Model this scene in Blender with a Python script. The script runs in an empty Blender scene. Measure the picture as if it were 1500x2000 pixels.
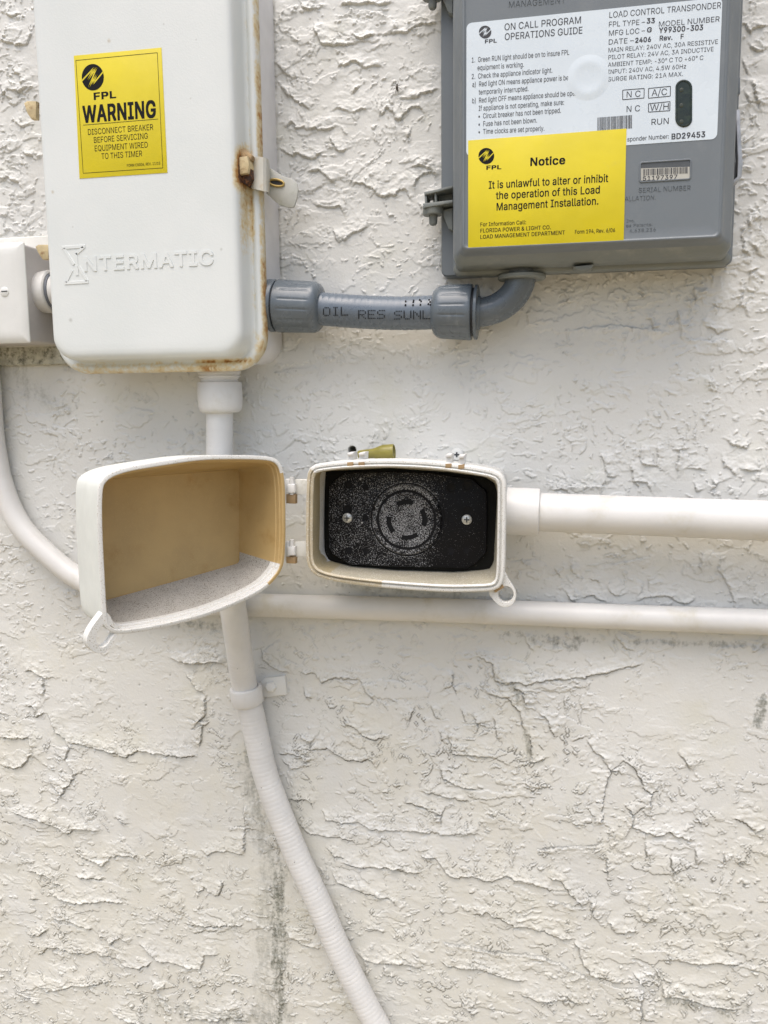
import bpy, bmesh, math, random
import numpy as np
from mathutils import Vector, Matrix

# ------------------------------------------------------------------ camera
FPX, DIST, CAMZ = 1625.0, 600.0, 1.2          # focal length in photo pixels, distance to the wall (mm), height (m)
YAW, PITCH, ROLL = [math.radians(a) for a in (11.4829, 7.3689, -0.6304)]
FO = np.array([-math.sin(YAW)*math.cos(PITCH), math.cos(YAW)*math.cos(PITCH), -math.sin(PITCH)])
RI = np.cross(FO, [0, 0, 1.0]); RI /= np.linalg.norm(RI)
UP = np.cross(RI, FO)
RI, UP = math.cos(ROLL)*RI + math.sin(ROLL)*UP, -math.sin(ROLL)*RI + math.cos(ROLL)*UP
CAM = np.array([0, -DIST, 0.0])

scene = bpy.context.scene
camd = bpy.data.cameras.new('camera')
cam = bpy.data.objects.new('camera', camd)
scene.collection.objects.link(cam)
camd.sensor_fit = 'HORIZONTAL'; camd.sensor_width = 36.0; camd.lens = 36.0*FPX/1500.0
camd.clip_start = 0.01; camd.clip_end = 2000
M4 = Matrix.Identity(4)
for i in range(3):
    M4[i][0] = RI[i]; M4[i][1] = UP[i]; M4[i][2] = -FO[i]
M4.translation = Vector((0, -DIST/1000, CAMZ))
cam.matrix_world = M4
scene.camera = cam

# ------------------------------------------------------------------ light
SUN_EL, SUN_AZ = 70.0, 195.0      # azimuth in degrees clockwise from +Y; the wall faces -Y
world = bpy.data.worlds.new('World'); scene.world = world; world.use_nodes = True
wn = world.node_tree.nodes; wl = world.node_tree.links
sky = wn.new('ShaderNodeTexSky'); sky.sky_type = 'NISHITA'; sky.sun_disc = False
sky.sun_elevation = math.radians(SUN_EL); sky.sun_rotation = math.radians(SUN_AZ)
sky.air_density = 1.0; sky.dust_density = 4.0; sky.ozone_density = 0.3
wl.new(sky.outputs[0], wn['Background'].inputs[0]); wn['Background'].inputs[1].default_value = 0.125
sd = bpy.data.lights.new('sun', 'SUN'); sd.energy = 1.5; sd.angle = math.radians(60); sd.color = (1.0, 0.975, 0.945)
sun = bpy.data.objects.new('sun', sd); scene.collection.objects.link(sun)
_d = Vector((math.sin(math.radians(SUN_AZ))*math.cos(math.radians(SUN_EL)), math.cos(math.radians(SUN_AZ))*math.cos(math.radians(SUN_EL)), math.sin(math.radians(SUN_EL))))
sun.rotation_euler = _d.to_track_quat('Z', 'Y').to_euler(); sun.location = (0, -3, 6)
vs = scene.view_settings
scene.display_settings.display_device = 'sRGB'
vs.view_transform = 'Standard'; vs.look = 'None'; vs.gamma = 1.0; vs.exposure = 0.86
scene.cycles.max_bounces = 6; scene.cycles.diffuse_bounces = 4

# ------------------------------------------------------------------ geometry helpers (mm; x right, y = -depth off the wall, z up)
def ray(px, py): return FO*FPX + RI*(px-750) - UP*(py-1000)
def pt(px, py, d):
    v = ray(px, py); return CAM + v*((DIST-d)/v[1])
def pplane(px, py, o, n):
    v = ray(px, py); return CAM + v*(((o-CAM)@n)/(v@n))
def mmpx(px, py, d): return np.linalg.norm(pt(px, py+1, d)-pt(px, py, d))

class MB:
    def __init__(s): s.v = []; s.f = []; s.m = []; s.sm = []
    def add(s, vs, fs, mi=0, smooth=True):
        b = len(s.v); s.v += [tuple(map(float, p)) for p in vs]
        for f in fs: s.f.append([i+b for i in f]); s.m.append(mi); s.sm.append(smooth)
        return b
    def rings(s, rs, cap0=True, cap1=True, closed=True, mi=0, loop=False, mfun=None):
        n = len(rs[0]); vs = [p for r in rs for p in r]; fs = []; ms = []
        K = len(rs)
        for k in range(K if loop else K-1):
            k2 = (k+1) % K
            for i in range(n if closed else n-1):
                j = (i+1) % n
                fs.append([k*n+i, k*n+j, k2*n+j, k2*n+i])
        if cap0: fs.append(list(range(n))[::-1])
        if cap1: fs.append([(K-1)*n+i for i in range(n)])
        b = s.add(vs, fs, mi)
        if mfun:
            for q in range(len(s.f)-len(fs), len(s.f)):
                P = np.array([s.v[i] for i in s.f[q]]); nn = np.zeros(3)
                for i in range(len(P)): nn += np.cross(P[i], P[(i+1) % len(P)])
                nn /= (np.linalg.norm(nn)+1e-9)
                s.m[q] = mfun(P.mean(0), nn)
        return b
    def box(s, c, h, mi=0, bev=0.0):
        # chamfered box: centre, half sizes
        c = np.array(c, float); h = np.array(h, float)
        x0, x1, z0, z1 = c[0]-h[0], c[0]+h[0], c[2]-h[2], c[2]+h[2]
        f, b_ = -(c[1]-h[1]), -(c[1]+h[1])
        e = bev
        if e <= 0: s.rings([rr(x0, x1, z0, z1, 0, b_, 0), rr(x0, x1, z0, z1, 0, f, 0)], mi=mi)
        else: s.rings([rr(x0, x1, z0, z1, e, b_, 3), rr(x0, x1, z0, z1, e, f-e, 3), rr(x0+e*.3, x1-e*.3, z0+e*.3, z1-e*.3, e*.8, f-e*.3, 3), rr(x0+e, x1-e, z0+e, z1-e, e*.5, f, 3)], mi=mi)

def rr(x0, x1, z0, z1, r, d, nc=8, ns=1):
    """rounded rectangle ring at depth d (counter-clockwise seen from the front)"""
    out = []
    cs = [(x1-r, z0+r, -90), (x1-r, z1-r, 0), (x0+r, z1-r, 90), (x0+r, z0+r, 180)]
    for q, (cx, cz, a0) in enumerate(cs):
        for i in range(nc+1):
            a = math.radians(a0+90*i/max(nc, 1)) if nc else math.radians(a0+45)
            k = r if nc else r
            out.append((cx+k*math.cos(a), -d, cz+k*math.sin(a)))
            if not nc: break
        if ns > 1:
            nx = cs[(q+1) % 4]; a = math.radians(nx[2])
            e = np.array(out[-1]); g = np.array((nx[0]+r*math.cos(a), -d, nx[1]+r*math.sin(a)))
            for i in range(1, ns): out.append(tuple(e+(g-e)*i/ns))
    return out

def crom(P, n=6, closed=True):
    P = [np.array(p, float) for p in P]; N = len(P); out = []
    for i in range(N if closed else N-1):
        g = (lambda k: P[k % N]) if closed else (lambda k: P[min(max(k, 0), N-1)])
        a, b, c, d = g(i-1), g(i), g(i+1), g(i+2)
        for k in range(n):
            t = k/n
            out.append(0.5*((2*b)+(-a+c)*t+(2*a-5*b+4*c-d)*t*t+(-a+3*b-3*c+d)*t**3))
    if not closed: out.append(P[-1])
    return out

def offset2(P, inset):
    """inset a closed CCW 2-D polygon"""
    P = np.array(P, float)
    a = np.roll(P, 1, 0); b = np.roll(P, -1, 0)
    e1 = P-a; e2 = b-P
    e1 /= np.linalg.norm(e1, axis=1)[:, None]+1e-9; e2 /= np.linalg.norm(e2, axis=1)[:, None]+1e-9
    n1 = np.stack([-e1[:, 1], e1[:, 0]], 1); n2 = np.stack([-e2[:, 1], e2[:, 0]], 1)
    m = n1+n2; m /= np.linalg.norm(m, axis=1)[:, None]+1e-9
    k = np.clip((m*n1).sum(1), 0.35, 1)
    return P+m*(inset/k)[:, None]
def ccw(P):
    P = np.array(P, float); A = 0.5*np.sum(P[:, 0]*np.roll(P[:, 1], -1)-np.roll(P[:, 0], -1)*P[:, 1])
    return P if A > 0 else P[::-1]
def resample(P, N, c=None):
    """resample a star-shaped closed polygon by angle about its centre"""
    P = ccw(P); c = P.mean(0) if c is None else np.array(c)
    Q = []
    for k in range(N):
        a = 2*math.pi*k/N; d = np.array([math.cos(a), math.sin(a)]); best = None
        for i in range(len(P)):
            p, q = P[i]-c, P[(i+1) % len(P)]-c
            e = q-p; den = d[0]*e[1]-d[1]*e[0]
            if abs(den) < 1e-9: continue
            t = (p[0]*e[1]-p[1]*e[0])/den; u = (p[0]*d[1]-p[1]*d[0])/den
            if t > 0 and -1e-6 <= u <= 1+1e-6: best = t if best is None else max(best, t)
        Q.append(c+d*(best or 1))
    return np.array(Q)
def px2(pts, d): return [(lambda p: (p[0], p[2]))(pt(x, y, d)) for x, y in pts]
def ring2(P, d): return [(p[0], -d, p[1]) for p in P]
def slab(mb, P2, d0, d1, bev=0.4, mi=0):
    """thick plate with a softened front edge from a flat outline"""
    P = ccw(P2); bev = min(bev, (d1-d0)*0.45)
    rs = [ring2(P, d0)]
    if bev > 0:
        rs += [ring2(P, d1-bev), ring2(offset2(P, bev*.3), d1-bev*.3), ring2(offset2(P, bev), d1)]
    else: rs += [ring2(P, d1)]
    mb.rings(rs, mi=mi)
def frames(path):
    P = [np.array(p, float) for p in path]; T = []
    for i in range(len(P)):
        t = P[min(i+1, len(P)-1)]-P[max(i-1, 0)]; T.append(t/np.linalg.norm(t))
    n = np.cross(T[0], [0, 1, 0]);
    if np.linalg.norm(n) < .1: n = np.cross(T[0], [1, 0, 0])
    n /= np.linalg.norm(n); out = []
    for t in T:
        n = n-t*(n@t); n /= np.linalg.norm(n); out.append((t, n, np.cross(t, n)))
    return P, out
def tube(mb, path, r, n=24, mi=0, cap=True):
    P, F = frames(path); rs = []
    for i, (p, (t, u, w)) in enumerate(zip(P, F)):
        R = r[i] if hasattr(r, '__len__') else r
        rs.append([p+R*(math.cos(2*math.pi*k/n)*u+math.sin(2*math.pi*k/n)*w) for k in range(n)])
    mb.rings(rs, cap, cap, mi=mi)
def lathe(mb, o, ax, prof, n=32, mi=0, mod=None, cap=True):
    o = np.array(o, float); ax = np.array(ax, float); ax /= np.linalg.norm(ax)
    u = np.cross(ax, [0, 0, 1.0])
    if np.linalg.norm(u) < .1: u = np.cross(ax, [1.0, 0, 0])
    u /= np.linalg.norm(u); w = np.cross(ax, u)
    rs = []
    for t, R in prof:
        rs.append([o+ax*t+(R*(mod(t, 2*math.pi*k/n) if mod else 1))*(math.cos(2*math.pi*k/n)*u+math.sin(2*math.pi*k/n)*w) for k in range(n)])
    mb.rings(rs, cap, cap, mi=mi)
def respace(path, step):
    P = np.array(path, float); L = np.r_[0, np.cumsum(np.linalg.norm(np.diff(P, axis=0), axis=1))]
    s = np.linspace(0, L[-1], max(2, int(L[-1]/step)))
    return np.stack([np.interp(s, L, P[:, i]) for i in range(3)], 1), s

ORIGIN = {}
def thing(name, label, cat, o, group=None):
    e = bpy.data.objects.new(name, None); scene.collection.objects.link(e)
    e.empty_display_size = 0.02
    e.location = (o[0]/1000, o[1]/1000, CAMZ+o[2]/1000)
    e['label'] = label; e['category'] = cat
    if group: e['group'] = group
    ORIGIN[e] = np.array(o, float); return e
def obj(name, mb, mats, parent=None, sharp=38, label=None, o=None, attr=None):
    root = parent
    while root is not None and root.parent is not None: root = root.parent
    org = ORIGIN[root] if root is not None else np.array(o if o is not None else (0, 0, 0), float)
    V = (np.array(mb.v)-org)/1000.0
    me = bpy.data.meshes.new(name); me.from_pydata(V.tolist(), [], mb.f)
    for m in (mats if isinstance(mats, (list, tuple)) else [mats]): me.materials.append(m)
    me.polygons.foreach_set('material_index', mb.m)
    bm = bmesh.new(); bm.from_mesh(me); bmesh.ops.recalc_face_normals(bm, faces=bm.faces); bm.to_mesh(me); bm.free()
    me.polygons.foreach_set('use_smooth', [True]*len(me.polygons))
    me.set_sharp_from_angle(angle=math.radians(sharp))
    if attr:
        for an, fn in attr.items():
            A = me.attributes.new(an, 'FLOAT', 'POINT'); A.data.foreach_set('value', fn(np.array(mb.v)).astype(np.float32))
    ob = bpy.data.objects.new(name, me); scene.collection.objects.link(ob)
    if parent is not None: ob.parent = parent
    else: ob.location = (org[0]/1000, org[1]/1000, CAMZ+org[2]/1000)
    if label: ob['label'] = label
    return ob

# ------------------------------------------------------------------ materials
class NT:
    def __init__(s, name):
        s.mat = bpy.data.materials.new(name); s.mat.use_nodes = True
        s.t = s.mat.node_tree; s.n = s.t.nodes; s.l = s.t.links; s.b = s.n['Principled BSDF']
        s.tc = s.n.new('ShaderNodeTexCoord')
    def setin(s, sock, v):
        if isinstance(v, bpy.types.NodeSocket): s.l.new(v, sock)
        elif v is not None: sock.default_value = v
    def noise(s, scale, detail=3, rough=.55, vec=None, dist=0.0):
        n = s.n.new('ShaderNodeTexNoise'); n.inputs['Scale'].default_value = scale; n.inputs['Detail'].default_value = detail
        n.inputs['Roughness'].default_value = rough; n.inputs['Distortion'].default_value = dist
        s.l.new(vec or s.tc.outputs['Object'], n.inputs['Vector']); return n.outputs['Fac']
    def mapr(s, v, a, b, c=0.0, d=1.0, smooth=True):
        n = s.n.new('ShaderNodeMapRange'); n.interpolation_type = 'SMOOTHSTEP' if smooth else 'LINEAR'
        s.setin(n.inputs['Value'], v)
        for k, q in zip(('From Min', 'From Max', 'To Min', 'To Max'), (a, b, c, d)): n.inputs[k].default_value = q
        return n.outputs[0]
    def math(s, op, a, b=0.0):
        n = s.n.new('ShaderNodeMath'); n.operation = op; s.setin(n.inputs[0], a); s.setin(n.inputs[1], b); return n.outputs[0]
    def mix(s, f, a, b):
        n = s.n.new('ShaderNodeMix'); n.data_type = 'RGBA'
        s.setin(n.inputs[0], f)
        for sock, v in ((n.inputs[6], a), (n.inputs[7], b)):
            if isinstance(v, tuple): v = (*v[:3], 1)
            s.setin(sock, v)
        return n.outputs[2]
    def attr(s, name):
        n = s.n.new('ShaderNodeAttribute'); n.attribute_name = name; return n.outputs['Fac']
    def xyz(s):
        n = s.n.new('ShaderNodeSeparateXYZ'); s.l.new(s.tc.outputs['Object'], n.inputs[0]); return n.outputs
    def dist(s, p):
        n = s.n.new('ShaderNodeVectorMath'); n.operation = 'DISTANCE'; s.l.new(s.tc.outputs['Object'], n.inputs[0]); n.inputs[1].default_value = p
        return n.outputs['Value']
    def bump(s, h, strength, dist=0.001, prev=None):
        n = s.n.new('ShaderNodeBump'); n.inputs['Strength'].default_value = strength; n.inputs['Distance'].default_value = dist
        s.l.new(h, n.inputs['Height'])
        if prev is not None: s.l.new(prev, n.inputs['Normal'])
        return n.outputs[0]
    def done(s, col, rough=.5, metal=0.0, normal=None, spec=.5):
        if isinstance(col, tuple): col = (*col[:3], 1)
        s.setin(s.b.inputs['Base Color'], col); s.setin(s.b.inputs['Roughness'], rough); s.b.inputs['Metallic'].default_value = metal
        s.b.inputs['Specular IOR Level'].default_value = spec
        if normal is not None: s.l.new(normal, s.b.inputs['Normal'])
        return s.mat
def sh(c, k): return tuple(min(1, x*k) for x in c)
def simple(name, col, rough=.5, metal=0.0, var=.08, vs_=60, bump=.15, bs=900, bd=.0003, spec=.5, speck=None, grime=None):
    m = NT(name)
    c = m.mix(m.mapr(m.noise(vs_, 4), .3, .7), sh(col, 1-var), sh(col, 1+var))
    if grime:
        gc, lo, hi, gs = grime
        c = m.mix(m.mapr(m.noise(gs, 6, .65), lo, hi), c, gc)
    if speck:
        sc, lo, hi, ss = speck
        c = m.mix(m.mapr(m.noise(ss, 2, .6), lo, hi), c, sc)
    nb = m.bump(m.noise(bs, 3), bump, bd) if bump else None
    r = m.mapr(m.noise(vs_*2.3, 3), .3, .7, max(0, rough-.06), rough+.06)
    return m.done(c, r, metal, nb, spec)

WHITE = (.70, .69, .65)
m_pvc = simple('painted_pvc', (.64, .63, .605), .42, var=.04, vs_=25, bump=.25, bs=350, grime=((.52, .49, .40), .54, .85, 35), speck=((.16, .15, .11), .80, .84, 420))
m_hose_white = simple('painted_hose', (.65, .64, .615), .5, var=.04, bump=.3, bs=700, grime=((.42, .40, .35), .60, .85, 60), speck=((.12, .115, .10), .74, .79, 330))
m_paint = simple('white_painted_metal', (.66, .66, .63), .45, var=.03, bump=.25, bs=700, grime=((.45, .42, .34), .62, .9, 45), speck=((.15, .13, .1), .79, .83, 500))
m_paintd = simple('aged_white_paint', (.60, .59, .54), .55, var=.06, bump=.35, bs=600, grime=((.36, .34, .27), .52, .8, 70))
m_grime = simple('mildewed_paint', (.42, .41, .34), .8, var=.25, vs_=160, bump=.6, bs=400, bd=.0008, grime=((.12, .12, .09), .45, .7, 220))
m_grey = simple('grey_enclosure_plastic', (.145, .162, .172), .42, var=.035, vs_=18, bump=.2, bs=1100, bd=.00015, grime=((.22, .235, .235), .55, .9, 30), speck=((.33, .33, .32), .80, .85, 300))
m_greyp = simple('grey_panel_plastic', (.135, .150, .162), .34, var=.03, vs_=18, bump=.25, bs=1400, bd=.00012)
m_greylow = simple('weathered_grey_plastic', (.175, .19, .18), .5, var=.06, vs_=30, bump=.2, bs=900, grime=((.27, .275, .24), .5, .8, 45))
m_greyn = simple('grey_nut_plastic', (.105, .125, .142), .28, var=.04, vs_=40, bump=.12, bs=800, grime=((.20, .215, .22), .55, .9, 80))
m_hose = simple('grey_hose_jacket', (.11, .135, .165), .3, var=.05, vs_=50, bump=.15, bs=700, grime=((.22, .24, .25), .6, .85, 120))
m_dark = simple('dark_gasket', (.03, .032, .036), .6, var=.1)
m_black = simple('ink', (.010, .010, .011), .6, var=.0, bump=0, spec=.12)
m_blackg = simple('grey_ink', (.03, .03, .034), .5, var=.0, bump=0)
m_yellow = simple('yellow_vinyl', (.63, .515, .006), .36, var=.05, vs_=30, bump=.25, bs=120, bd=.0005, grime=((.55, .47, .06), .58, .9, 60), speck=((.35, .30, .10), .80, .84, 420))
m_label = simple('white_label', (.60, .66, .70), .28, var=.03, vs_=25, bump=.16, bs=110, bd=.0005, grime=((.56, .60, .60), .6, .9, 50), speck=((.35, .36, .36), .81, .85, 420))
m_screw = simple('screw_metal', (.45, .45, .42), .4, metal=.6, var=.1, speck=((.7, .7, .66), .5, .6, 900))
m_rustm = simple('rusted_metal', (.40, .28, .15), .7, var=.25, vs_=200, bump=.5, bs=700, grime=((.13, .05, .018), .5, .68, 260))
m_tanm = simple('stained_tab_metal', (.52, .42, .24), .6, var=.15, vs_=160, bump=.4, bs=700, grime=((.22, .11, .04), .52, .75, 220))
m_steel = simple('clip_steel', (.38, .39, .40), .35, metal=.3, var=.15, vs_=100, bump=.3)
m_olive = simple('olive_plastic', (.22, .19, .035), .38, var=.12, vs_=120, bump=.2, bs=900)
m_rimw = simple('oversprayed_rim', (.66, .655, .62), .55, var=.05, bump=.5, bs=1300, speck=((.40, .36, .28), .56, .70, 1300))
m_boxin = simple('box_inner_wall', (.40, .365, .27), .55, var=.08, bump=.3, bs=1200, speck=((.60, .585, .53), .55, .62, 1200))
m_tan = simple('bare_tan_plastic', (.48, .34, .15), .5, var=.07, vs_=28, bump=.25, bs=1500, bd=.0002, speck=((.53, .37, .16), .60, .68, 1500), grime=((.36, .215, .06), .5, .85, 40))
m_over = simple('grey_overspray', (.44, .425, .385), .6, var=.08, bump=.3, bs=1400, speck=((.17, .15, .12), .55, .63, 1300))
m_lidout = simple('painted_lid_shell', (.64, .655, .61), .5, var=.04, bump=.25, bs=900, grime=((.55, .55, .44), .6, .85, 30))
m_boxtan = simple('bare_inner_wall', (.40, .335, .20), .5, var=.08, bump=.3, bs=1200, speck=((.55, .52, .44), .60, .66, 1200))
m_rimtan = simple('bare_rim', (.46, .40, .28), .5, var=.08, vs_=90, bump=.3, bs=1300, speck=((.62, .60, .54), .58, .66, 1100))
m_brownp = simple('bare_brown_plastic', (.30, .20, .10), .5, var=.2)

# ------------------------------------------------------------------ noise
rng = np.random.default_rng(7)
class VN:
    """tileable value-gradient noise sampled on arbitrary points"""
    def __init__(s, seed):
        r = np.random.default_rng(seed); a = r.random((256, 256))*2*np.pi; s.gx = np.cos(a).astype(np.float32); s.gy = np.sin(a).astype(np.float32)
    def __call__(s, x, y):
        xi = np.floor(x).astype(np.int32); yi = np.floor(y).astype(np.int32); fx = (x-xi).astype(np.float32); fy = (y-yi).astype(np.float32)
        u = fx*fx*fx*(fx*(fx*6-15)+10); v = fy*fy*fy*(fy*(fy*6-15)+10)
        def g(i, j):
            ii = (xi+i) & 255; jj = (yi+j) & 255
            return s.gx[jj, ii]*(fx-i)+s.gy[jj, ii]*(fy-j)
        return 1.4*((g(0, 0)*(1-u)+g(1, 0)*u)*(1-v)+(g(0, 1)*(1-u)+g(1, 1)*u)*v)
def fbm(seed, x, y, oct=4, gain=.5):
    a = 1; o = 0; s = 0
    for k in range(oct):
        o = o+a*VN(seed*17+k)(x*2**k+k*7.3, y*2**k+k*3.1); s += a*a; a *= gain
    return o/math.sqrt(s)
def sstep(x, a, b):
    t = np.clip((x-a)/(b-a), 0, 1); return t*t*(3-2*t)

# ------------------------------------------------------------------ the stucco wall (real relief)
# trowel edges read off the wall: (origin px, scale, dirt_shade, list of lines); the plaster stands proud above a line ('-' = below it)
EDGES = [
 ((0, 1100), 2.222, .8, """0,757 60,758 130,757 135,830 110,870 60,890 0,870|290,775 330,778 400,800 470,815 550,840 600,812 680,825 740,835 850,838|205,650 225,690 240,735 270,750 300,800 285,850 325,920 300,960 265,1005 215,950 220,920|55,1075 100,1095 180,1115 240,1140 290,1172 330,1150 380,1150 430,1165|120,1335 200,1350 240,1390 265,1400|340,1265 400,1295 450,1310 480,1275 520,1270 600,1272|215,1430 280,1465 330,1475 390,1470 450,1465 530,1475|210,1520 250,1545 300,1550 350,1575 410,1590|120,1610 170,1615 210,1585|170,1700 195,1670 250,1665 310,1690 370,1695 420,1685 475,1705 480,1650 520,1625 560,1650|500,1690 530,1740 580,1760 640,1745 660,1725|610,1650 680,1720 740,1730 830,1755 870,1755 890,1700 950,1695|800,1560 900,1575 980,1570 1055,1567|870,1245 900,1265 940,1250 1000,1250 1060,1265|850,1430 890,1405 910,1430 950,1440 970,1380|160,1830 210,1855 260,1850 300,1835 380,1830 480,1815|70,1865 120,1885 180,1910|660,1810 680,1840 710,1845 720,1820|800,1985 870,1975 940,1985 1000,1970 1080,1990|480,1950 520,1970 560,1990 620,1995|895,570 890,620 890,660 860,690 880,700 870,800|805,480 850,540 890,570|740,415 800,430 880,435 940,425 980,445|1060,1050 1065,1150 1060,1260|105,470 130,460 190,495 195,580|110,615 150,620 155,660 200,655|330,1360 390,1365 450,1370|500,1100 530,1120 560,1130|130,1455 170,1460|20,1640 50,1670"""),
 ((750, 1150), 2.0, .85, """360,265 420,285 440,360 480,370 520,360 560,370 640,355 780,345 880,322 930,308 1010,298|395,405 430,415 490,430 530,480 545,550|270,320 268,380 285,415|500,375 540,400 560,470|600,480 640,510 655,560 680,575|790,590 810,620 850,660 885,705 870,760 855,830 850,930|570,560 575,620 575,680 640,660|935,670 980,700 1010,760 1025,790|945,850 975,880 970,930 1010,950 1060,965 1110,950 1160,970 1210,985|1360,895 1400,905 1450,945 1500,935|640,1125 690,1140 740,1200 780,1250|0,1080 60,1100 150,1110|140,1040 200,1050 240,1105 280,1130 340,1120 420,1145 470,1120 520,1135 600,1155 660,1180|340,1270 400,1265 450,1285 510,1315 580,1325 650,1345 700,1365 745,1372|745,1372 770,1440 805,1505 870,1525 940,1535|220,1455 260,1475 340,1480 420,1500 500,1525 550,1530|300,1590 310,1630 350,1660 370,1650|530,1580 600,1610 680,1605 720,1600 770,1625|805,1220 820,1280 835,1300|870,1295 910,1345 990,1335|975,1500 990,1520 1020,1555|1085,1545 1090,1590 1180,1600 1260,1625 1340,1640 1390,1640|1010,1580 1005,1675 1060,1690|0,1455 80,1465 150,1480|870,1040 875,1110 850,1100|1020,990 1025,1060|80,945 160,950 250,960 340,950 370,965|80,830 140,850 220,880 220,920|140,790 200,800 260,815 330,830|220,700 230,740 300,770 360,780|1220,890 1240,930|1120,1040 1130,1100 1160,1090|1215,1010 1220,1080|1330,1030 1330,1080|430,500 440,560 450,590|120,460 110,490 100,520|150,500 160,530|180,455 200,500 230,505|300,470 310,500 325,520|350,490 365,530 360,560|215,560 235,600|-225,1380 330,1400 430,1420 560,1430 640,1445 720,1480 810,1530|-600,1020 700,1010 860,1000|-640,1215 700,1230 760,1250|1140,1450 1200,1465 1300,1460 1400,1465|250,560 270,640 330,650 430,655|1000,770 1050,800 1040,870|1150,640 1190,690 1200,710"""),
 ((350, 1200), 2.5, .7, """485,680 540,675 600,685 620,720 610,740|500,710 550,750 600,740|540,900 580,905 620,900 655,940|585,1020 620,1060 700,1080 790,1085 860,1110|700,960 720,1000 800,1020 860,1010 950,1050 1100,1060|720,1140 760,1180 800,1185|800,1215 870,1230 980,1235 1100,1240|750,1260 770,1310 850,1335 950,1370 1040,1390 1060,1420|900,1525 960,1535 1010,1550|520,1550 580,1600 640,1620 700,1630|870,1655 920,1690 960,1700 1040,1700 1100,1695|590,590 640,630 640,655 720,650 760,680 830,715 930,710 955,740|800,500 820,540 870,560 900,590 960,610 1010,590|0,235 60,235 110,245 180,225 220,240|590,285 650,285 700,330 760,310 880,315 900,350 930,400 960,420|400,170 420,230 470,260 540,285|710,420 730,450 770,445|610,350 620,400 660,405|1000,1710 1005,1760 1060,1765|560,700 610,700 615,740"""),
 ((500, 0), 3.75, .15, """320,0 340,50 390,85 450,60 480,45|610,50 650,35 720,30 800,30 900,30 1000,25|700,250 740,275 790,300 830,270 880,265|960,255 1010,245 1090,250 1150,220 1200,190 1300,165 1330,180|420,170 430,230 460,280 490,330 560,330 650,330 750,335|590,450 620,490 700,460 740,465 800,500 870,480 920,490|690,700 730,660 770,630|210,690 260,700 300,760 350,770 400,810|1050,740 1100,720 1180,720 1220,690 1340,660|560,810 620,800 680,815 720,830 770,795 840,795|910,860 960,790 1000,820 1020,870 1060,880 1130,790 1180,780 1240,840|210,945 260,900 300,945 400,950 480,945 500,965 540,945 600,920|170,1100 220,1120 260,1150 300,1120 360,1160 420,1165 510,1110|550,1000 570,1080 610,1110 680,1090|370,1260 420,1260 460,1245 520,1290 580,1360|700,1370 730,1340 800,1345 860,1390 920,1440 950,1450 980,1420 1020,1435 1060,1385 1095,1390 1110,1430 1150,1470|420,1490 500,1520 560,1520 610,1505 650,1570|560,1680 600,1770 660,1740 740,1700 830,1650|1160,1390 1180,1320 1230,1270 1330,1265|-500,1370 600,1390 690,1385|1100,1030 1140,940|-580,110 650,120 700,60 740,110 800,70 900,90 980,140|-1100,190 1150,150 1200,130 1260,150|140,460 180,500 240,560 320,580|170,620 210,680 250,720"""),
 ((1000, 850), 3.0, .2, """520,100 550,200 565,245 630,235|690,150 710,270 745,320|750,50 755,160 850,180 855,60|970,250 965,170 985,90 1050,75|1235,120 1240,180 1290,200 1300,250|1010,195 1100,195 1130,220|700,270 790,275 820,340|550,880 570,920 620,940 670,930|400,950 470,940 520,965 570,980|720,970 800,945 930,940 960,970 1010,990 1070,955|800,830 805,910|1200,760 1240,840 1270,890 1305,1005|70,1160 90,1220 125,1275|600,1160 650,1230 720,1270|1410,1275 1450,1240 1500,1215|230,320 300,315 330,340|-200,250 300,290 450,300 550,300|1170,250 1190,290 1160,330|1240,20 1300,60 1370,70 1400,30|1060,280 1080,330 1130,320|250,780 290,840|340,740 350,800 400,830|440,840 500,850 520,890|1090,690 1110,810|-560,760 640,750 700,735 820,710|1330,200 1400,205 1480,195|300,900 340,960 380,980"""),
 ((1380, 0), 3.575, .1, """240,160 300,230 340,190 429,180|290,300 330,350 400,360 429,330|330,560 340,680 380,770|-340,1480 380,1500 370,1600 429,1640|280,1500 300,1590|300,1690 350,1760 400,1800|250,1650 260,1760 300,1800|290,1980 310,1900 380,1860|250,420 270,500 300,520|260,640 300,720 290,780"""),
 ((800, 230), 2.143, .1, """620,760 650,735 660,770 630,790|890,750 905,780 920,760|940,720 970,730 975,750 945,760|-680,890 760,875 850,870 960,880 1060,890|980,850 1010,840 1020,880 990,890|1110,800 1130,860 1140,930|1185,700 1200,760 1190,790|1230,870 1290,900 1350,880|1260,780 1290,790 1280,830|-1150,930 1250,930 1350,935|1400,700 1390,780 1420,830|0,210 60,200 100,220 110,260|30,360 60,400"""),
 ((0, 0), 2.5, .1, """0,200 60,215 130,220 160,150|60,340 100,370 120,430|0,470 40,440 90,450 150,430|60,590 110,620 165,610|100,740 150,760 180,780|0,880 40,870 90,890 110,930|40,790 70,800|20,60 60,90 100,60|0,640 30,650"""),
]
def lines():
    for (ox, oy), sc, dirt_shade, txt in EDGES:
        for ln in txt.split('|'):
            sg = 1.0
            if ln[0] == '-': sg = -1.0; ln = ln[1:]
            P = [tuple(map(float, q.split(','))) for q in ln.split()]
            yield [(lambda p: (p[0], p[2]))(pt(ox+x/sc, oy+y/sc, 0)) for x, y in P], sg, dirt_shade

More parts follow.
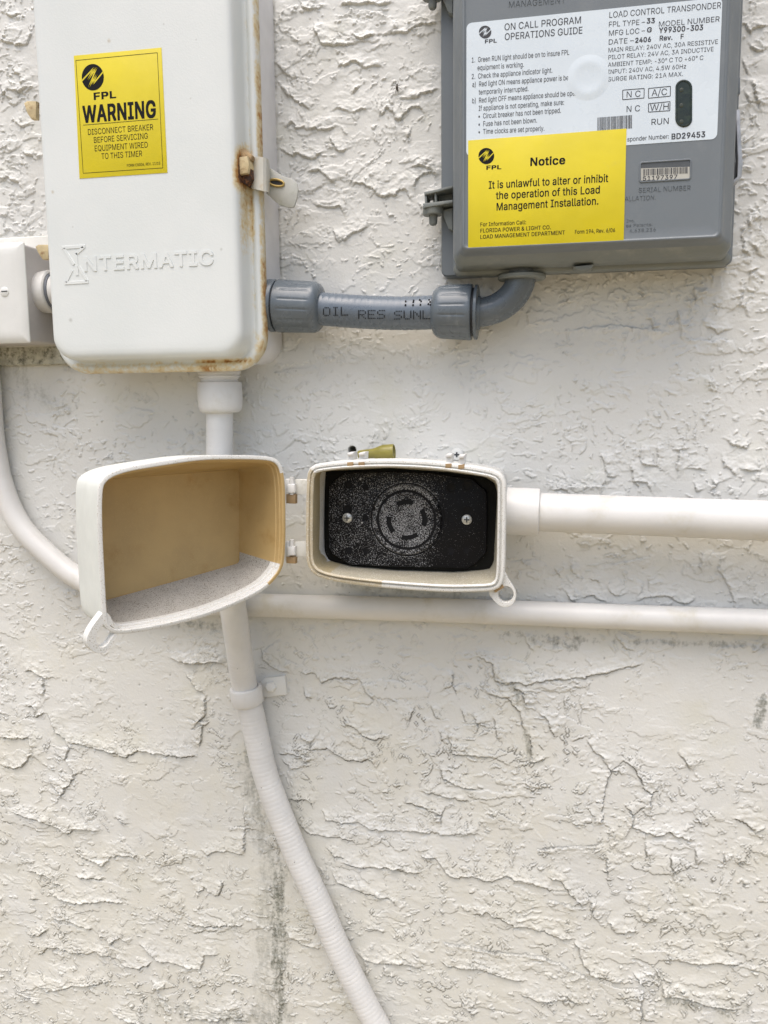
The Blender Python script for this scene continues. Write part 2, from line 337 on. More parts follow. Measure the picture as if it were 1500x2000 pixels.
GX = 0.55
def axis(lo, hi, mlo, mhi, wlo, whi):
    a = np.arange(lo, hi, GX); b0 = np.arange(mlo, lo, 2.2); b1 = np.arange(hi, mhi, 2.2)
    c0 = np.arange(wlo, mlo, 60.0); c1 = np.arange(mhi, whi+1, 60.0)
    return np.r_[c0, b0, a, b1, c1, whi if c1[-1] < whi-1 else np.array([])]
ax_ = axis(-484, 166, -700, 380, -3600, 3600)
az_ = axis(-553, 308, -760, 480, -1210, 1700)
X, Z = np.meshgrid(ax_, az_); X = X.astype(np.float32); Z = Z.astype(np.float32)
H = np.zeros_like(X); DIRT_SHADE = np.zeros_like(X)
# photo-pixel coordinates of every wall point (used only to say how rough each area is trowelled)
Vx = np.stack([X, np.full_like(X, DIST), Z], -1)
den = Vx@FO.astype(np.float32); den = np.where(den < 50, 50, den)
PX = 750+FPX*(Vx@RI.astype(np.float32))/den; PY = 1000-FPX*(Vx@UP.astype(np.float32))/den
del Vx, den
rough = 0.6*np.ones_like(X)
def region(cx, cy, rx, ry, val):
    global rough
    w = np.exp(-(((PX-cx)/rx)**2+((PY-cy)/ry)**2)); rough = rough*(1-w)+val*w
region(30, 200, 120, 300, 1.0); region(700, 150, 160, 200, .75); region(1480, 400, 120, 420, 1.1); region(1250, 760, 260, 160, .7)
region(740, 760, 170, 90, .5); region(250, 800, 260, 90, .75); region(1050, 1420, 230, 150, .9); region(1330, 1400, 200, 120, .10); region(1130, 600, 160, 70, .55); region(574, 1015, 22, 60, .04)
region(1350, 1650, 160, 160, .65); region(1350, 1950, 200, 90, 1.0); region(850, 1920, 250, 120, .7); region(250, 1350, 160, 110, .18)
region(330, 1550, 150, 120, .25); region(200, 1750, 220, 120, .55); region(350, 1960, 250, 70, .9); region(1200, 1090, 300, 60, .8); region(650, 400, 120, 120, .6)
wx = fbm(3, X/38, Z/38, 4)*9; wz = fbm(4, X/38, Z/38, 4)*6
rag = fbm(11, X/7.0, Z/5.0, 4, .6); ragf = fbm(12, X/2.2, Z/1.8, 2)
# broad, flat plateaus left by the trowel: crisp ragged edge on one side, fading out elsewhere
rc = np.clip(rough, 0, 1.1)
for k, (sx, sz, amp, th) in enumerate([(40, 19, .95, .22), (27, 15, .8, .38), (60, 24, .9, .30), (19, 11, .7, .50)]):
    f = fbm(20+k, (X+wx)/sx, (Z+wz)/sz, 2)+.17*rag+.05*ragf
    keep = np.clip(fbm(30+k, X/55, Z/45, 2)*2.2+.25, 0, 1)
    H += (amp*sstep(f, th, th+.035)*keep*np.clip(.25+.75*rc, 0, 1)).astype(np.float32)
# thin torn lips along some of the trowel marks
for k, (sx, sz, amp, ths) in enumerate([(34, 19, .75, (-.45, .15)), (18, 22, .6, (.1, .6))]):
    f = fbm(120+k, (X+wx*1.3)/sx, (Z+wz*1.3)/sz, 3, .5)+.06*rag+.04*ragf
    for q, th in enumerate(ths):
        keep = sstep(fbm(130+k*5+q, X/26, Z/22, 2), .12, .4)
        H += (amp*sstep(f, th, th+.03)*np.exp(-np.maximum(f-th, 0)/.22)*keep*np.clip(rc*1.15-.1, 0, 1)).astype(np.float32)
# crumbs: upright dabs, flat dabs and pimples in clusters
for k, (sx, sz, amp, th, cs) in enumerate([(3.2, 7.0, 1.05, .40, 36), (7.5, 3.2, .95, .42, 40), (4.6, 4.6, 1.05, .52, 30), (2.6, 2.8, .65, .62, 26), (9, 7, 1.15, .62, 45)]):
    cl = sstep(fbm(44+k, X/cs, Z/cs, 2), .02, .28)
    f = fbm(40+k, (X+1.1*wx+1.3*np.roll(rag, 77, 1))/sx, (Z+1.1*wz+1.1*rag)/sz, 3)+.10*ragf
    H += (amp*sstep(f, th, th+.13)*cl*np.clip(rc*1.35-.10, 0, 1)).astype(np.float32)
H += .65*fbm(60, X/85, Z/70, 2) + .07*fbm(61, X/14, Z/10, 2)*(.4+rough) + .035*fbm(63, X/4.2, Z/3.4, 2)*(.5+rough) + .030*fbm(62, X/1.8, Z/1.5, 2)
# the traced trowel edges
for P, sg, dirt_shade in lines():
    P = np.array(P); lo = P.min(0)-16; hi = P.max(0)+16
    i0, i1 = np.searchsorted(ax_, [lo[0], hi[0]]); j0, j1 = np.searchsorted(az_, [lo[1], hi[1]])
    if i1-i0 < 3 or j1-j0 < 3: continue
    sl = (slice(j0, j1), slice(i0, i1)); x = X[sl]+1.5*rag[sl]+.6*ragf[sl]; z = Z[sl]+1.5*np.roll(rag, 40, 1)[sl]+.5*np.roll(ragf, 33, 0)[sl]
    seg = np.linalg.norm(np.diff(P, axis=0), axis=1); L = np.r_[0, np.cumsum(seg)]
    bd = np.full(x.shape, 1e9); bs = np.zeros(x.shape); bt = np.zeros(x.shape); bo = np.zeros(x.shape)
    for a in range(len(P)-1):
        e = (P[a+1]-P[a])/max(seg[a], 1e-6); dx = x-P[a, 0]; dz = z-P[a, 1]
        t_ = dx*e[0]+dz*e[1]; t = np.clip(t_, 0, seg[a]); over = np.maximum(-t_, 0)*(a == 0)+np.maximum(t_-seg[a], 0)*(a == len(P)-2); qx = dx-t*e[0]; qz = dz-t*e[1]; d = np.hypot(qx, qz)
        nrm = np.array([-e[1], e[0]])
        if nrm[1]*sg < 0 or (abs(nrm[1]) < .25 and nrm[0]*sg < 0): nrm = -nrm
        s = np.where(qx*nrm[0]+qz*nrm[1] >= 0, 1, -1)
        u = d < bd; bd = np.where(u, d, bd); bs = np.where(u, s, bs); bt = np.where(u, L[a]+t, bt); bo = np.where(u, over, bo)
    end = sstep(bt, -.1, 5)*sstep(L[-1]-bt, -.1, 5)*.8+.2
    end = end*np.exp(-(bo/1.3)**2)
    vary = np.clip(.85+.55*np.roll(rag, 90, 0)[sl], .15, 1.4)
    A = 1.5*end*vary*(1.0 if sg > 0 else .8)
    lip = np.where(bs > 0, np.exp(-(bd/9.0)**1.3), 0)*sstep(bs*bd, -.55, .55)+np.where(bs > 0, .45*np.exp(-(bd/1.6)**2), 0)
    H[sl] += (A*lip).astype(np.float32)
    H[sl] -= (.28*A*np.where(bs < 0, np.exp(-(bd/1.1)**2), 0)).astype(np.float32)
    line = np.where(bs < 0, np.exp(-(bd/.75)**2), np.exp(-(bd/.4)**2))*dirt_shade*end*np.clip(.45+.9*np.roll(rag, 200, 0)[sl], 0, 1)
    DIRT_SHADE[sl] = np.maximum(DIRT_SHADE[sl], line)
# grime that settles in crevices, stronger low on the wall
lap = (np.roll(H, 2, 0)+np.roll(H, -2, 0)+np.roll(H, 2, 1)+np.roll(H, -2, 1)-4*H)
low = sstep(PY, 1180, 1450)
DIRT_SHADE = np.maximum(DIRT_SHADE, sstep(lap, .30, .9)*(.12+.7*low)*np.clip(.35+1.1*fbm(70, X/25, Z/25, 2), 0, 1))
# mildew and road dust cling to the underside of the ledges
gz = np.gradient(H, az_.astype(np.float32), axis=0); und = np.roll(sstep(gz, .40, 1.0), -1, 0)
DIRT_SHADE = np.maximum(DIRT_SHADE, und*(.20+.80*low)*np.clip(.6+1.2*fbm(71, X/30, Z/26, 3), 0, 1))
# gap shade painted into the wall colour where the boxes meet it
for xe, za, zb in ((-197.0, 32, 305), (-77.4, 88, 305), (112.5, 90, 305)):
    e = np.exp(-((X-xe-.3*ragf)/1.0)**2)*sstep(Z, za, za+10)*np.clip(.45+.6*fbm(72, X/9, Z/14, 3), 0, 1); DIRT_SHADE = np.maximum(DIRT_SHADE, .9*e)
# small pits, dark with dirt
def pits(x0, x1, y0, y1, n, r0, r1, depth, dk, seed):
    r = np.random.default_rng(seed)
    for _ in range(n):
        p = pt(r.uniform(x0, x1), r.uniform(y0, y1), 0); R = r.uniform(r0, r1)
        i0, i1 = np.searchsorted(ax_, [p[0]-4*R, p[0]+4*R]); j0, j1 = np.searchsorted(az_, [p[2]-4*R, p[2]+4*R])
        sl = (slice(j0, j1), slice(i0, i1)); d = np.hypot((X[sl]-p[0])+.5*ragf[sl]*R, (Z[sl]-p[2])*r.uniform(.7, 1.1)+.3*rag[sl]*R)
        H[sl] -= depth*np.exp(-(d/R)**2); DIRT_SHADE[sl] = np.maximum(DIRT_SHADE[sl], dk*np.exp(-(d/(R*.8))**2))
pits(1270, 1490, 1720, 1870, 26, .6, 1.5, .7, .85, 1); pits(120, 340, 1280, 1450, 22, .5, 1.0, .5, .8, 2); pits(0, 480, 1480, 1990, 40, .4, .9, .4, .7, 3)
pits(760, 1200, 1250, 1900, 40, .4, .9, .4, .7, 4); pits(560, 900, 640, 860, 14, .35, .7, .3, .7, 5); pits(1080, 1500, 560, 1180, 22, .35, .8, .4, .6, 6); pits(1000, 1480, 1240, 1330, 16, .4, .8, .3, .7, 8)
# drilled hole above the open box
hp = pt(688, 879, 0); dh = np.hypot(X-hp[0], Z-hp[2]); H -= 14*(1-sstep(dh, 2.3, 3.1)); DIRT_SHADE = np.maximum(DIRT_SHADE, 1-sstep(dh, 2.6, 3.4))
DIRT_SHADE = np.clip(DIRT_SHADE, 0, 1)
# mildew: a streak beside the hose, under the lower pipe, at a few spots
MOLD = np.zeros_like(X); gn = fbm(80, X/6, Z/20, 5, .65); gn2 = fbm(81, X/2.6, Z/2.6, 3, .6)
def stain(poly, w, val, thr, soft=.5):
    """band along a px polyline with half width w px"""
    global MOLD
    P = np.array(poly, float); bd = np.full(X.shape, 1e9, np.float32)
    for a in range(len(P)-1):
        e = P[a+1]-P[a]; L2 = (e@e); t = np.clip(((PX-P[a, 0])*e[0]+(PY-P[a, 1])*e[1])/L2, 0, 1)
        bd = np.minimum(bd, np.hypot(PX-P[a, 0]-t*e[0], PY-P[a, 1]-t*e[1]))
    f = np.exp(-(bd/w)**2)
    MOLD = np.maximum(MOLD, val*sstep(f*1.3+.42*gn+.28*gn2, thr, thr+soft))
stain([(545, 1690), (543, 1780), (545, 1900), (540, 2010)], 33, .85, .86, .7)
stain([(485, 1500), (500, 1590), (530, 1690), (520, 1800), (515, 2000)], 40, .45, .85, .8)
stain([(482, 1380), (490, 1500), (510, 1610)], 20, .5, .85, .6)
stain([(440, 1990), (560, 1985)], 30, .45, .85, .6)
stain([(300, 1960), (480, 2010)], 45, .35, 1.1, .5)
stain([(985, 1238), (1120, 1250), (1300, 1255), (1500, 1262)], 14, .5, 1.05, .5)
stain([(1040, 1248), (1120, 1262)], 22, .6, .95, .6)
stain([(1485, 1370), (1480, 1410)], 20, .7, .85, .5)
stain([(1005, 1340), (1025, 1400), (1035, 1480)], 20, .6, 1.1, .5)
stain([(1290, 1950), (1450, 1975)], 40, .6, 1.1, .6)
stain([(0, 690), (60, 760), (130, 800)], 45, .35, 1.0, .8)
stain([(340, 1215), (430, 1225)], 22, .5, 1.0, .6)
stain([(520, 1030), (580, 1130), (900, 1165)], 16, .4, 1.1, .6)
WARM_LIGHT_TINT = sstep(.55*fbm(85, X/60, Z/75, 4, .6)+.9*sstep(PY, 900, 1900)-.25*sstep(PX, 700, 1400), .25, .85)  # patchy cream tint: warmer light low on the wall, put into the colour
nx_, nz_ = len(ax_), len(az_)
co = np.stack([X/1000, -H/1000, CAMZ+Z/1000], -1).reshape(-1, 3).astype(np.float32)
idx = np.arange(nx_*nz_).reshape(nz_, nx_)
q = np.stack([idx[:-1, :-1], idx[:-1, 1:], idx[1:, 1:], idx[1:, :-1]], -1).reshape(-1, 4)
nv = len(co); x0, x1, z0, z1 = -3.6, 3.6, co[:, 2].min(), co[:, 2].max()
cn = [idx[0, 0], idx[0, -1], idx[-1, -1], idx[-1, 0]]
bk = co[cn].copy(); bk[:, 1] = .2
co = np.vstack([co, bk]); b = [nv, nv+1, nv+2, nv+3]
q = np.vstack([q, [[cn[1], cn[0], b[0], b[1]], [cn[2], cn[1], b[1], b[2]], [cn[3], cn[2], b[2], b[3]], [cn[0], cn[3], b[3], b[0]], [b[0], b[3], b[2], b[1]]]]).astype(np.int32)
me = bpy.data.meshes.new('stucco_wall'); me.vertices.add(len(co)); me.vertices.foreach_set('co', co.ravel())
me.loops.add(q.size); me.loops.foreach_set('vertex_index', q.ravel())
me.polygons.add(len(q)); me.polygons.foreach_set('loop_start', np.arange(0, q.size, 4, dtype=np.int32)); me.polygons.foreach_set('use_smooth', np.ones(len(q), bool))
me.update(calc_edges=True)
for nme, A in (('dirt_shade', DIRT_SHADE), ('mold', MOLD), ('warm_light_tint', WARM_LIGHT_TINT)):
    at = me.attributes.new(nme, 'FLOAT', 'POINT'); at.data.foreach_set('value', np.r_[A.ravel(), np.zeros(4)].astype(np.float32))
w = NT('painted_stucco')
base = w.mix(w.mapr(w.noise(9, 4), .3, .7), (.61, .605, .57), (.65, .645, .61))
base = w.mix(w.math('MULTIPLY', w.mapr(w.noise(22, 5, .6), .52, .78), .45), base, (.57, .56, .46))
base = w.mix(w.math('MULTIPLY', w.mapr(w.noise(6, 3, .6), .55, .8), .35), base, (.66, .625, .585))
base = w.mix(w.math('MULTIPLY', w.attr('warm_light_tint'), w.mapr(w.noise(45, 5, .65), .3, .7, .25, .62)), base, (.625, .60, .51))
mo = w.math('MULTIPLY', w.attr('mold'), w.mapr(w.noise(420, 4, .7), .30, .60, .45, 1.0))
base = w.mix(mo, base, (.075, .082, .055))
base = w.mix(w.math('MULTIPLY', w.attr('dirt_shade'), .9), base, (.095, .088, .065))
spk = w.mapr(w.noise(330, 2, .5), .765, .80)
base = w.mix(w.math('MULTIPLY', spk, .55), base, (.14, .125, .09))
nb = w.bump(w.noise(480, 4, .6), .35, .0006)
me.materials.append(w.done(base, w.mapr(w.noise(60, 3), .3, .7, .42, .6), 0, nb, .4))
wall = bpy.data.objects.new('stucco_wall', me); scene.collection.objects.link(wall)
wall['label'] = 'off-white painted stucco house wall with ragged trowel ridges and dark mildew streak'; wall['category'] = 'wall'
del WARM_LIGHT_TINT, rc, gz, und, X, Z, H, DIRT_SHADE, MOLD, PX, PY, rough, rag, ragf, gn, gn2, wx, wz, lap, low, dh, q, co, idx

# ground in front of the wall
g = NT('dry_soil'); gc = g.mix(g.mapr(g.noise(3, 6, .6), .35, .65), (.25, .20, .115), (.32, .265, .165))
gmat = g.done(gc, .9, 0, g.bump(g.noise(40, 4), .5, .02))
gm = MB(); gm.add([(-400000, 400000, -1207), (400000, 400000, -1207), (400000, -400000, -1207), (-400000, -400000, -1207)], [[0, 3, 2, 1]])
gr = obj('ground', gm, gmat); gr['kind'] = 'structure'; gr['label'] = 'bare sandy soil at the foot of the stucco wall'

